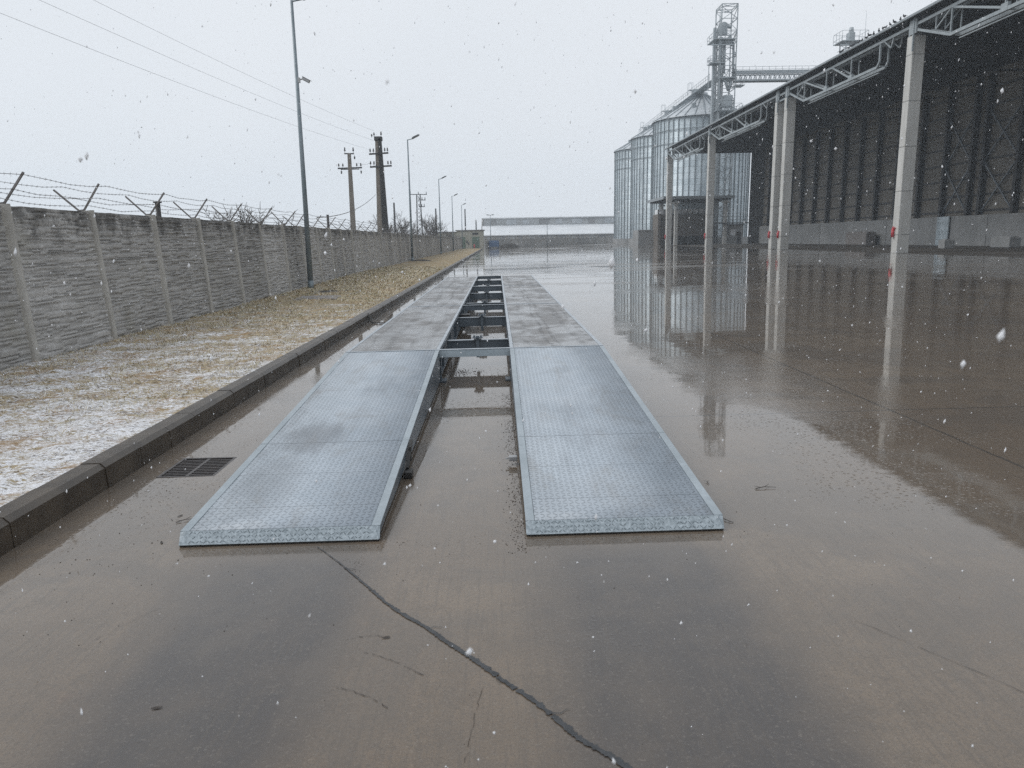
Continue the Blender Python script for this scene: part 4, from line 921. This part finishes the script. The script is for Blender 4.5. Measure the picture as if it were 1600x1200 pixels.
# eaves girders
for ya, yb in ((29.8, 54.8), (54.8, 77.6), (80.2, 105.2), (105.2, 130.2)):
    L = yb - ya; F = lambda u: yb - u * L   # u measured from the far column
    b = MB()
    for dx, wd in ((.12, .16), (.75, .12)):
        x = HX + dx; zt_, zb_ = 15.85, 14.15
        b.bar((x, ya + .2, zt_), (x, yb + .3, zt_), wd, .2)
        nodes = [.17, .38, .60, .79]
        b.bar((x, yb - .2, 15.5), (x, F(.17), zb_), wd, .16); b.bar((x, F(.17), zb_), (x, F(.775), zb_), wd, .2)
        b.bar((x, F(.775), zb_), (x, F(.79), zb_ + .32), wd, .14); b.bar((x, F(.79), zb_ + .3), (x, F(.79), zt_), wd * .8, .14)
        for u in (.17, .38, .585): b.bar((x, F(u), zb_), (x, F(u), zt_), wd * .6, .1)
        for u0, u1 in ((.17, .38), (.43, .585)): b.bar((x, F(u0), zt_ - .05), (x, F(u1), zb_ + .1), wd * .8, .13)
        b.bar((x, F(.10), zb_ + .75), (x, F(.17), zt_), wd * .5, .08); b.bar((x, F(.10), zb_ + .75), (x, F(.10), zt_), wd * .5, .07)
        b.bar((x, F(.81), zt_), (x, F(.86), zt_ - .75), wd * .6, .08); b.bar((x, F(.86), zt_ - .75), (x, F(.875), zt_), wd * .6, .08)
        for u in (.38, .585): b.box(x - wd * .6, x + wd * .6, F(u) - .3, F(u) + .3, zb_ - .1, zb_ + .35)
    for u in (.17, .38, .585, .79): b.bar((HX + .12, F(u), 14.16), (HX + .75, F(u), 14.16), .08)
    b.bar((HX + .3, F(.2), 13.75), (HX + .3, F(.775), 13.75), .12, .06)
    hb(b, 'truss', M['steel'])
b = MB(); b.bar((HX + .12, 77.6, 15.75), (HX + .12, 80.4, 15.75), .16, .2); b.bar((HX + .12, 77.6, 15.2), (HX + .12, 80.4, 15.2), .1, .15); hb(b, 'truss', M['steel'])
# roof, gutter, rafters
b = MB(); RX = 37.6; RZt = 18.9
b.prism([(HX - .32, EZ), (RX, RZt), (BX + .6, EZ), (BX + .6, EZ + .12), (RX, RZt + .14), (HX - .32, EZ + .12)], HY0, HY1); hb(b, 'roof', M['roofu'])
b = MB(); b.box(HX - .46, HX - .325, HY0, HY1, EZ - .02, EZ + .16, .02); hb(b, 'gutter', M['gutter'])
q = HY0 + .5
while q < HY1:
    b = MB(); b.bar((HX + .1, q, EZ - .15), (RX, q, RZt - .2), .22, .35); b.bar((RX, q, RZt - .2), (BX, q, EZ - .15), .22, .35); b.bar((HX + .1, q, 15.3), (BX, q, 15.3), .16, .16)
    for u in range(1, 6):
        x = HX + (BX - HX) * u / 6; b.bar((x, q, 15.3), (x, q, EZ + (RZt - EZ) * (1 - abs(x - RX) / 8.3) - .2), .1)
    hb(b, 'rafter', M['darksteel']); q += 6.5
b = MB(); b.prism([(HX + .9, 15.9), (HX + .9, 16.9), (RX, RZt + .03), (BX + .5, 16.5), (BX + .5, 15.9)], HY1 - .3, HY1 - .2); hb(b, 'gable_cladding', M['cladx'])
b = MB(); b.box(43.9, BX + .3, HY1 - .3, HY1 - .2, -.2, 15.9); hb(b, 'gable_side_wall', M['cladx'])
b = MB(); b.box(HX + .9, BX, HY1 - .5, HY1 - .31, 15.6, 15.9); hb(b, 'lintel', M['darksteel'])
# back wall
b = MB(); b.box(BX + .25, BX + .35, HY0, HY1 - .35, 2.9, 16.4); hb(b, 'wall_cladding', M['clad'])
b = MB(); b.box(BX - .25, BX + .24, HY0, HY1, -.2, 3.25, .02)
q = HY0 + 6
while q < HY1: b.box(BX - .30, BX - .252, q, q + .35, -.1, 3.2); q += 18.2
hb(b, 'push_wall', M['push'])
i = 0; q = 66.4
ys_ = [29, 33.5, 38, 42.5, 47, 51.5, 56, 60.6, 66.8, 71.6, 73.4, 77.8, 82.3, 87, 91.6, 96, 100.4, 104.9, 109.4, 114, 118.5, 123, 127.5]
for q in ys_:
    b = MB(); b.box(BX - .12, BX - .08, q, q + .03, 3.26, 16); b.box(BX - .3, BX + .22, q, q + .02, 3.26, 16.0); b.box(BX - .3, BX - .27, q - .18, q + .2, 3.26, 16.0); b.box(BX + .19, BX + .23, q - .18, q + .2, 3.26, 16.0)
    hb(b, 'wall_column', M['darksteel'])
b = MB()
for z in (3.6, 5.1, 6.7, 8.3, 9.9, 11.5, 13.1, 14.7): b.box(BX + .12, BX + .245, HY0, HY1 - .6, z, z + .16)
hb(b, 'wall_rail', M['darksteel'])
for (ya, yb) in ((66.8, 71.6), (73.4, 77.8), (29, 33.5), (118.5, 123)):
    b = MB()
    for z0 in (3.5, 8.3): b.bar((BX - .1, ya + .1, z0), (BX - .1, yb - .1, z0 + 4.6), .12); b.bar((BX - .02, yb - .1, z0), (BX - .02, ya + .1, z0 + 4.6), .12)
    hb(b, 'cross_brace', M['girder'])
# things in the hall
def block(x, y, wx, wy, h, lb, m='push'):
    o = MB().box(-wx / 2, wx / 2, -wy / 2, wy / 2, 0, h, .05).box(-wx / 2 + .2, wx / 2 - .2, -wy / 2 + .2, wy / 2 - .2, h - .04, h + .08, .02).build('concrete_block', M[m]); o.location = (x, y, gz(x)); tag(o, lb, 'block', 'concrete blocks in the hall')
block(38.2, 63.5, .9, .9, .75, 'pale square concrete block standing near the front right of the hall')
block(42.6, 62.5, 1.0, 2.4, .85, 'long pale concrete block at the right edge in front of the push wall')
block(44.6, 92, 1.2, 5.2, 1.5, 'weathered low concrete block row against the push wall between columns', 'slab')
b = MB(); b.box(-.06, .06, -1.0, 1.0, 0, 2.9, .01)
for z in (.6, 1.4, 2.2): b.box(-.09, -.061, -.95, .95, z, z + .08)
b.box(-.12, .12, -1.02, -.9, 0, .06); b.box(-.12, .12, .9, 1.02, 0, .06)
o = b.build('blue_steel_sheet', M['silo']); o.location = (45.55, 76.6, gz(45)); tag(o, 'pale blue steel panel leaning on the push wall', 'panel')

# pigeons on the roof edge
b = MB(); b.lathe([(0, -.16), (.05, -.12), (.085, -.03), (.08, .06), (.045, .12), (.0, .16)], 10)
b.v = [(v[2], v[0], v[1] * .9 + .12) for v in b.v]
a_ = len(b.v); b.lathe([(0, -.05), (.04, -.03), (.045, .01), (.03, .045), (0, .055)], 8, (.13, 0, .23)); b.tube((.1, 0, .15), (.13, 0, .22), .045, .035, 8); b.tube((.165, 0, .235), (.2, 0, .225), .012, .003, 5)
b.prism([(-.12, .12), (-.30, .07), (-.30, .085), (-.12, .15)], -.03, .03); b.tube((.0, .02, .06), (.01, .02, 0), .006, n=4); b.tube((.0, -.02, .06), (.01, -.02, 0), .006, n=4)
pg = b.build('pigeon', M['bird'])
for i in range(17):
    o = pg if i == 0 else pg.copy()
    if i: C.objects.link(o)
    yy = 55.4 + i * .62 + random.uniform(-.12, .12) + (3 if i > 18 else 0); o.location = (HX - .42 + random.uniform(-.05, .05), yy, EZ + .16); o.rotation_euler = (0, 0, random.uniform(0, 6.28)); s_ = random.uniform(.8, 1.05); o.scale = (s_,) * 3
    tag(o, 'dark pigeon perched in the row on the hall roof edge', 'pigeon', 'pigeons along the hall roof edge')

# ------------------------------------------------------------------ silos
def silo(y, label, src=None):
    if src is not None:
        o = copy_tree(src); o.location = (41.75, y, gz(42)); o['label'] = label; return o
    s_ = thing('grain_silo', label, 'grain silo', (41.75, y, gz(42)), 0, 'row of steel grain silos'); Rr = 9.55; He = 24.0
    b = MB(); b.lathe([(Rr, 1.2), (Rr, He), (Rr - .1, He)], 96); b.build('barrel', M['silo'], s_)
    b = MB()
    for i in range(52):
        a = 2 * math.pi * i / 52; Mt = Matrix.Rotation(a, 4, 'Z'); b.box(Rr + .005, Rr + .13, -.085, .085, 1.2, He - .05, M=Mt)
    b.build('stiffener', M['galvd'], s_)
    b = MB()
    for z in (21.7, 19.2, He - .02): b.lathe([(Rr + .14, z), (Rr + .2, z), (Rr + .2, z + .1), (Rr + .14, z + .1), (Rr + .14, z)], 64)
    b.build('wind_ring', M['galvd'], s_)
    b = MB(); b.lathe([(Rr + .35, He - .05), (Rr + .35, He + .05), (1.0, 29.0), (1.0, 29.5), (.0, 29.6)], 64, smooth=False); rf = b.build('cone_roof', M['cone'], s_)
    b = MB()
    for i in range(32):
        a = 2 * math.pi * i / 32; c, s2 = math.cos(a), math.sin(a); b.bar(((Rr + .3) * c, (Rr + .3) * s2, He + .12), (1.05 * c, 1.05 * s2, 29.05), .12, .14)
    b.build('roof_rib', M['galvd'], rf)['kind'] = 'stuff'
    for a in (3.5, 4.2, 5.0): b = MB(); c, s2 = math.cos(a) * 6.5, math.sin(a) * 6.5; b.box(c - .4, c + .4, s2 - .4, s2 + .4, He + 1.6, He + 2.7, .05); b.build('roof_vent', M['galv'], rf)
    b = MB(); b.lathe([(Rr + .4, -.2), (Rr + .4, 1.2), (Rr - .2, 1.2)], 64, smooth=False); b.build('base', M['push'], s_)
    b = MB(); a = math.radians(215); c, s2 = math.cos(a), math.sin(a)
    for d in (-.25, .25): b.bar(((Rr + .4) * c - d * s2, (Rr + .4) * s2 + d * c, 1), ((Rr + .4) * c - d * s2, (Rr + .4) * s2 + d * c, He + .8), .06)
    for i in range(60): z = 1.3 + i * .38; b.bar(((Rr + .4) * c - .25 * s2, (Rr + .4) * s2 + .25 * c, z), ((Rr + .4) * c + .25 * s2, (Rr + .4) * s2 - .25 * c, z), .04)
    b.build('ladder', M['galv'], s_)
    return s_
M['galvd'] = simple('silo_stiffener_steel', (0.20, 0.235, 0.255), (0.27, 0.305, 0.325), 1.0, 0.5, 0.3)
s1 = silo(156, 'nearest and tallest-looking corrugated steel silo, beside the lattice tower')
silo(181, 'middle one of the three steel silos in a row', s1); silo(206, 'farthest steel silo at the left end of the row', s1)
# conveyor over the silos
cw = thing('conveyor_catwalk', 'long railed conveyor walkway running over the silo roofs', 'conveyor', (41.0, 143, 0))
b = MB(); b.box(-.45, .45, 0, 69, 29.6, 30.3, .02); b.build('conveyor', M['galv'], cw)
b = MB(); b.box(-1.5, -.5, 0, 69, 29.55, 29.65)
for y in range(0, 70, 3): b.bar((-1.5, y, 29.6), (.45, y, 29.5), .1, .12)
b.build('walkway', M['galv'], cw)
b = MB()
for y in np.arange(0, 69.1, 1.5): b.bar((-1.5, y, 29.6), (-1.5, y, 30.75), .05)
for z in (30.2, 30.75): b.bar((-1.5, 0, z), (-1.5, 69, z), .05)
b.build('railing', M['galv'], cw)
for y in (13, 38, 63):
    b = MB()
    for sx in (-1, 1):
        for sy in (-1, 1): b.bar((sx * .8 + 1.2, y + sy * .8, 29.0), (sx * .5, y + sy * .5, 29.6), .12)
    b.build('support', M['galv'], cw)
for y in (16, 41, 67):
    b = MB(); b.box(-.5, .5, y - .6, y + .6, 30.3, 31.1, .04); b.box(-1.4, -.6, y - .5, y + .5, 30.9, 30.96)
    for (a, c) in ((-1.4, -.5), (-1.4, .5), (-.6, -.5), (-.6, .5)): b.bar((a, y + c, 30.0), (a, y + c, 32.3), .05)
    b.bar((-1.4, y - .5, 32.3), (-.6, y - .5, 32.3), .05); b.bar((-1.4, y + .5, 32.3), (-.6, y + .5, 32.3), .05); b.build('drive_unit', M['galv'], cw)

def lattice(b, x0, x1, y0, y1, z0, z1, step, wm, wb):
    for (x, y) in ((x0, y0), (x1, y0), (x1, y1), (x0, y1)): b.bar((x, y, z0), (x, y, z1), wm)
    z = z0; i = 0
    while z < z1 - .1:
        zn = min(z + step, z1)
        for (ax, ay, bx, by) in ((x0, y0, x1, y0), (x1, y0, x1, y1), (x1, y1, x0, y1), (x0, y1, x0, y0)):
            b.bar((ax, ay, zn), (bx, by, zn), wb)
            if i % 2: b.bar((ax, ay, z), (bx, by, zn), wb)
            else: b.bar((bx, by, z), (ax, ay, zn), wb)
            if i % 3 == 0: b.bar((ax, ay, zn), ((ax + bx) / 2, (ay + by) / 2, z), wb * .8)
        z = zn; i += 1
def platform(b, x0, x1, y0, y1, z, rail=1.1):
    b.box(x0, x1, y0, y1, z - .12, z)
    for (ax, ay, bx, by) in ((x0, y0, x1, y0), (x1, y0, x1, y1), (x1, y1, x0, y1), (x0, y1, x0, y0)):
        for zz in (.5, rail): b.bar((ax, ay, z + zz), (bx, by, z + zz), .05)
        n = max(2, int((abs(bx - ax) + abs(by - ay)) / 1.2))
        for i in range(n): b.bar((ax + (bx - ax) * i / n, ay + (by - ay) * i / n, z), (ax + (bx - ax) * i / n, ay + (by - ay) * i / n, z + rail), .05)
tw = thing('elevator_tower', 'tall galvanised lattice elevator tower rising beside the nearest silo', 'tower', (41.0, 139.8, gz(41)))
b = MB(); lattice(b, -.6, 2.2, 0, 3.6, 0, 41.4, 1.95, .16, .09); b.build('lattice', M['galv'], tw)
for (x, y, w_, h_) in ((-1.6, 1.1, .5, 37.8), (-.2, 1.9, .5, 36.4), (-1.0, 2.9, .4, 33)):
    b = MB(); b.box(x, x + w_, y, y + .6, .2, h_, .04); b.box(x + w_ + .15, x + w_ * 1.6, y, y + .5, .2, h_, .04); b.build('elevator_leg', M['galv'], tw)
b = MB(); b.lathe([(.0, 0), (.75, .1), (.75, .9), (0, 1.0)], 14, (0, 0, 0)); b.v = [(v[0] * 1.0 + .2, v[2] + 1.0, v[1] + 38.0) for v in b.v]; b.box(-.6, .8, 1.0, 1.9, 36.6, 38, .05); b.tube((.9, 1.4, 38), (1.6, 1.4, 37.9), .3, n=10); b.build('elevator_head', M['galv'], tw)
b = MB(); platform(b, -2.0, 2.0, -.5, 3.8, 35.6); b.box(-2.3, 1.7, -.3, -.1, 34.5, 34.7); platform(b, -2.4, .2, -.2, 2.0, 31.7); b.bar((-2.9, 0, 32.0), (-1, 0, 32.0), .12); b.bar((-2.6, 0, 27.0), (-2.6, 0, 32.0), .12); b.bar((-3.0, 0, 27.0), (-1.2, 0, 27.0), .12); platform(b, -1.2, 3.4, -.6, 4.0, 23.6)
platform(b, 2.2, 3.9, -.2, 2.0, 27.9); platform(b, -.7, 2.3, -.2, 3.7, 29.2, 1.3); b.build('platform', M['galv'], tw)
b = MB(); b.tube((1.0, 1.2, 36.2), (1.9, .8, 35), .22, n=8); b.tube((1.9, .8, 35), (2.0, .6, 29), .22, n=8); b.tube((.4, 1.0, 36), (.3, .5, 30), .2, n=8); b.tube((.3, .5, 29.5), (1.1, .3, 27), .25, n=8); b.tube((1.9, .6, 29.5), (1.1, .3, 27), .25, n=8); b.box(.2, 1.9, .0, 1.4, 24.3, 26.2, .05); b.build('spout_pipe', M['galv'], tw)
b = MB()
for y in (-.3, .3): b.bar((-.9, y - .1, 1), (-.9, y - .1, 40), .06)
for i in range(90): z = 1 + i * .43; b.bar((-.9, -.4, z), (-.9, .2, z), .04)
b.build('ladder', M['galv'], tw)
b = MB(); b.bar((2.2, .6, 20), (5.2, .6, 24.6), .14); b.bar((2.2, .6, 21.8), (4.0, .6, 24.6), .12); b.build('strut', M['galv'], tw)
br = thing('conveyor_bridge', 'horizontal conveyor bridge running right from the lattice tower behind the hall roof', 'conveyor', (43.2, 140.3, 0))
b = MB(); L = 23
for y in (-.8, .8):
    b.bar((0, y, 28.95), (L, y, 28.95), .2, .25); b.bar((0, y, 30.1), (L, y, 30.1), .16)
    for i in range(26): x = i * L / 26; b.bar((x, y, 28.95), (x + L / 52, y, 30.1), .09); b.bar((x + L / 52, y, 30.1), (x + L / 26, y, 28.95), .09)
b.box(0, L, -.7, .7, 29.0, 29.06); b.build('truss', M['galv'], br)
b = MB(); b.box(0, L, -.35, .35, 30.15, 30.7, .03); b.build('conveyor', M['galv'], br)
b = MB()
for y in (-.85,):
    for z in (30.75, 31.2): b.bar((0, y, z), (L, y, z), .05)
    for i in range(20): b.bar((i * L / 19.5, y, 30.1), (i * L / 19.5, y, 31.2), .05)
b.build('railing', M['galv'], br)
t2 = thing('elevator_head_house', 'small railed machine platform peeping over the hall roof', 'machine platform', (63.6, 139, gz(47)))
b = MB(); lattice(b, -1.2, 1.2, 0, 2.4, 0, 34.6, 2.4, .16, .09); b.build('lattice', M['galv'], t2)
b = MB(); platform(b, -2.2, 2.4, -.6, 3, 34.8, 1.6); b.box(-2.5, 2.7, -.7, -.6, 33.9, 34.1); b.build('platform', M['galv'], t2)
b = MB(); b.box(-.6, .5, .3, 1.6, 34.9, 36.4, .1); b.tube((0, .9, 36.3), (0, .9, 37.2), .45, .35, 10); b.tube((2.3, .5, 35), (2.3, .5, 39.5), .03, n=5); b.build('motor_housing', M['galv'], t2)

# intake canopy and pit buildings
cn = thing('intake_canopy', 'flat grey steel canopy over the grain intake, in front of the silos', 'canopy', (29.9, 135.5, gz(36)))
b = MB(); b.box(0, 12.6, 0, 14, 8.2, 8.45); b.box(-.1, 12.7, -.12, 0, 8.05, 8.55, .01); b.box(-.1, 0, 0, 14, 8.05, 8.55); b.box(12.6, 12.7, 0, 14, 8.05, 8.55); b.build('roof', M['gutter'], cn)
b = MB()
for y in np.arange(1, 14, 2.0): b.box(.2, 12.4, y, y + .15, 7.85, 8.19)
b.build('beam', M['darksteel'], cn)
for (x, y) in ((2.5, 1.0), (11.4, 1.0), (2.5, 13), (11.4, 13)):
    b = MB(); b.box(x - .3, x + .3, y - .3, y + .3, -.1, 7.84, .03); b.box(x - .6, x + .6, y - .5, y + .5, 7.3, 7.6, .03); b.build('column', M['column'], cn)
    b = MB(); b.box(x - .25, x + .25, y - .75, y - .45, 6.2, 6.8, .04); b.build('floodlight', M['glass'], cn)
ph = thing('intake_building', 'brown-walled grain intake building beneath the canopy', 'building', (30.5, 144.0, gz(36)))
b = MB(); b.box(0, 10.4, 0, 3.6, -.1, 5.7); b.box(.0, .5, -1.2, -.02, -.1, 5.7); b.box(10.0, 10.4, -1.2, -.02, -.1, 5.7); b.build('wall', M['pit'], ph)
b = MB(); b.box(.3, 10.2, .3, 3.3, 5.72, 6.6); b.build('skylight_strip', M['snowroof'], ph)
b = MB()
for x in np.arange(.3, 10.3, 1.1): b.box(x - .08, x + .08, .2, .29, 5.72, 6.6)
b.build('mullion', M['pit'], ph)
b = MB(); b.box(1.2, 9.6, -.06, -.02, .0, 1.6); b.build('opening', M['pitdark'], ph)  # flat near-black sheet on the wall, painted shade of an opening
pw = thing('silo_plinth', 'low pale concrete retaining block at the foot of the nearest silo', 'plinth', (25.8 + 1.8, 147, gz(30)))
b = MB(); b.box(0, 3.4, 0, 6, -.1, 2.9, .03); b.build('wall', M['push'], pw)
b = MB(); b.box(-.1, 3.5, -.1, .0, 2.7, 2.95); b.build('coping', M['push'], pw)
kb = thing('control_cabin', 'small grey control cabin with a white notice beside the canopy column', 'cabin', (42.7, 138.5, gz(43)))
b = MB(); b.box(0, 2.6, 0, 2.6, -.1, 3.3, .02); b.build('wall', M['push'], kb)
b = MB(); b.box(-.15, 2.75, -.15, 2.75, 3.32, 3.5, .02); b.build('roof', M['darksteel'], kb)
b = MB(); b.box(.3, 1.2, -.03, -.005, 1.5, 2.5); b.build('notice', M['snowroof'], kb)
b = MB(); b.box(1.5, 2.3, -.03, -.005, 0, 2.1); b.build('door', M['darksteel'], kb)
pl_ = thing('loading_platform', 'dark steel loading platform under the nearest silo, left of the hall wall', 'platform', (40.5, 134.6, gz(41)))
b = MB(); b.box(-1.5, 5.3, .6, 3.0, 3.6, 3.75); b.build('deck', M['darksteel'], pl_)
b = MB()
for x in np.arange(-1.5, 5.4, 1.36): b.bar((x, .6, 3.7), (x, .6, 4.8), .06)
for z in (4.25, 4.8): b.bar((-1.5, .6, z), (5.3, .6, z), .06)
b.build('railing', M['galvd'], pl_)
for x in (-1.4, 5.2): b = MB(); b.box(x - .12, x + .12, .7, .94, 0, 3.6); b.build('leg', M['darksteel'], pl_)

# ------------------------------------------------------------------ far end of the yard
cb = thing('transformer_cabin', 'small cream flat-roofed cabin with green doors at the end of the fence', 'cabin', (-8.3, 158, -.02))
b = MB(); b.box(0, 5.6, 0, 5, -.1, 3.7, .01); b.box(-5, -.01, 1.5, 5, -.1, 3.4, .01); b.build('wall', M['cabin'], cb)
b = MB(); b.box(-.25, 5.85, -.3, 5.2, 3.72, 3.9, .02); b.box(-5.1, -.26, 1.3, 5.2, 3.42, 3.6); b.build('roof', M['slab'], cb)
for x in (.6, 3.2):
    b = MB(); b.box(x, x + (1.2 if x < 1 else 1.5), -.05, -.005, .1, 2.45); d_ = b.build('door', M['door'], cb); b = MB(); b.box(x + .9, x + 1.0, -.08, -.051, 1.1, 1.3); b.build('handle', M['darksteel'], d_)
b = MB(); b.box(3.3, 4.5, -.04, -.005, 2.85, 3.3); b.build('vent_grille', M['darksteel'], cb)
b = MB(); b.box(2.0, 2.3, -.1, -.005, 1.2, 1.7); b.box(2.35, 2.6, -.1, -.005, .9, 1.3); b.build('meter_box', M['darksteel'], cb)
b = MB(); b.tube((0, 0, 0), (0, 0, .75), .11, n=10); b.lathe([(.14, .75), (.14, .85), (.08, .98), (0, 1.0)], 10); b.tube((-.22, 0, .6), (.22, 0, .6), .06, n=8)
o = b.build('fire_hydrant', M['red']); o.location = (-4.6, 156.5, gz(-4.6)); tag(o, 'small red hydrant in front of the cream cabin', 'hydrant')
ff = thing('perimeter_fence', 'low grey precast fence across the far end of the yard', 'fence', (-2.2, 160, 0))
dx, dy = 36.6, 68.0; Lf = math.hypot(dx, dy); ang = math.atan2(dy, dx); ff.rotation_euler = (0, 0, ang)
n_ = 26
for i in range(n_):
    b = MB(); x = i * Lf / n_; b.box(x + .12, x + Lf / n_ - .12, -.05, .05, -.1, 1.95 + gz(0)); pz = b.build('panel', M['panel'], ff)
    b = MB(); b.box(x - .11, x + .11, -.12, .12, -.1, 2.15, .02); b.build('post', M['post'], ff)
sh = thing('long_shed', 'long low shed with a snowy stepped roof closing the far end of the yard', 'shed', (-4.0, 236, -.1))
b = MB(); b.box(0, 48, 0, 14, -.2, 3.3); b.build('wall', M['shedwall'], sh)
b = MB(); b.quad((-.4, -.5, 3.35), (48, -.5, 3.35), (48, 4.2, 6.3), (-.4, 4.2, 6.3)); b.box(-.4, 48, -.55, -.5, 3.1, 3.36); b.build('lower_roof', M['snowroof'], sh)
b = MB(); b.box(0, 48, 4.25, 9.5, 3.3, 8.4); b.build('clerestory', M['sheet'], sh)
b = MB(); b.box(-.3, 48.3, 4.0, 9.8, 8.42, 8.75, .02); b.build('upper_roof', M['snowroof'], sh)
for i in range(15):
    x = 1.2 + i * 3.15
    b = MB(); b.box(x, x + (2.3 if i % 3 else 1.6), -.04, -.005, 1.9, 3.0); wd = b.build('window', M['shedglass'] if i % 2 else M['sheet'], sh)
    b = MB(); b.box(x + 1.0, x + 1.08, -.07, -.041, 1.9, 3.0); b.build('frame', M['shedwall'], wd)
for i in range(9):
    x = 2 + i * 5.2; b = MB(); b.box(x, x + (3.2 if i % 2 else 2.0), 4.19, 4.245, 6.6, 8.1); b.build('clerestory_window', M['cone' if i % 3 else 'shedglass'], sh)
b = MB(); b.prism([(-.3, 3.3), (0, 8.4), (-.5, 8.7), (-.8, 3.3)], 4, 9.8); b.build('end_wall', M['shedwall'], sh)
b = MB(); b.box(0, 2.1, 0, .9, .3, 1.5, .05); b.box(.1, 2.0, .1, .8, 1.5, 1.62, .03)
for (x, y) in ((.15, .1), (1.85, .1), (.15, .7), (1.85, .7)): b.tube((x, y, 0), (x, y, .3), .08, n=8)
o = b.build('waste_container', M['blue']); o.location = (-1.6, 160.2, gz(0)); tag(o, 'blue waste container in front of the far fence beside the cabin', 'container')
V = []; F = []
nu, nv = 26, 8
for i in range(nu):
    for j in range(nv):
        u = i / (nu - 1); v = j / (nv - 1); h = math.sin(math.pi * u) ** .7 * math.sin(math.pi * v) * (.75 + .5 * random.random()); V.append((u * 8.5, v * 2.0, -.05 + .95 * h))
o = bulk('soil_bank', V, grid_faces(nu, nv), M['soil'], smooth=False); o.location = (1.2, 161.5, 0); o.rotation_euler = (0, 0, ang * .9); tag(o, 'low brown bank of soil heaped along the far fence', 'soil bank')

# ------------------------------------------------------------------ falling snow
def snow():
    n = 60000
    x = rng.uniform(-16, 30, n); y = rng.uniform(.3, 52, n); z = rng.uniform(.05, 19, n)
    n2 = 3500; x = np.concatenate([x, rng.uniform(-3.5, 4, n2)]); y = np.concatenate([y, rng.uniform(.5, 7, n2)]); z = np.concatenate([z, rng.uniform(.03, 4.5, n2)])
    d = np.sqrt(x ** 2 + y ** 2 + (z - HC) ** 2); keep = (d > .48) & ~((x > 29.0)) & ~((x < -6.2) & (z < 2.4)) & ~((x > X0) & (x < X0 + 3) & (z < .45) & (y > 3.8)); x, y, z, d = x[keep], y[keep], z[keep], d[keep]
    n = len(x); r = .0020 + .0032 * rng.random(n) ** 2; r = np.where(d < 2.5, r * .75, r); r = np.where(rng.random(n) < .008, r * 1.9, r)
    base = np.array([[1, 0, 0], [0, 1, 0], [-1, 0, 0], [0, -1, 0], [0, 0, 1], [0, 0, -1]], float)
    Vv = np.zeros((n, 6, 3))
    for k_ in range(6): Vv[:, k_, :] = base[k_] * rng.uniform(.5, 1.25, (n, 3)) + rng.normal(0, .15, (n, 3))
    Vv[:, :, 2] *= rng.uniform(.8, 2.6, n)[:, None]
    Vv[:, :, 0] += Vv[:, :, 2] * rng.normal(.12, .12, n)[:, None]
    Vv = Vv * r[:, None, None] + np.stack([x, y, z], 1)[:, None, :]
    f = np.array([[0, 1, 4], [1, 2, 4], [2, 3, 4], [3, 0, 4], [1, 0, 5], [2, 1, 5], [3, 2, 5], [0, 3, 5]])
    Ff = (np.arange(n)[:, None, None] * 6 + f[None]).reshape(-1, 3)
    tag(bulk('falling_snow', Vv.reshape(-1, 3), Ff, M['snow'], smooth=True), 'scattered snowflakes drifting down through the air', 'snow', kind='stuff')
snow()

# ------------------------------------------------------------------ haze
hz = bpy.data.materials.new('pale_haze'); hz.use_nodes = True; t_ = hz.node_tree; t_.nodes.clear()
o_ = t_.nodes.new('ShaderNodeOutputMaterial'); v_ = t_.nodes.new('ShaderNodeVolumePrincipled')
v_.inputs['Color'].default_value = (0.82, 0.91, 1.0, 1); v_.inputs['Density'].default_value = 0.0009; v_.inputs['Anisotropy'].default_value = 0.0
t_.links.new(v_.outputs[0], o_.inputs['Volume'])
b = MB(); b.box(-335, 335, -65, 525, -1.2, 46); o = b.build('haze', hz); tag(o, 'thin snowy haze filling the air', 'haze', kind='stuff')
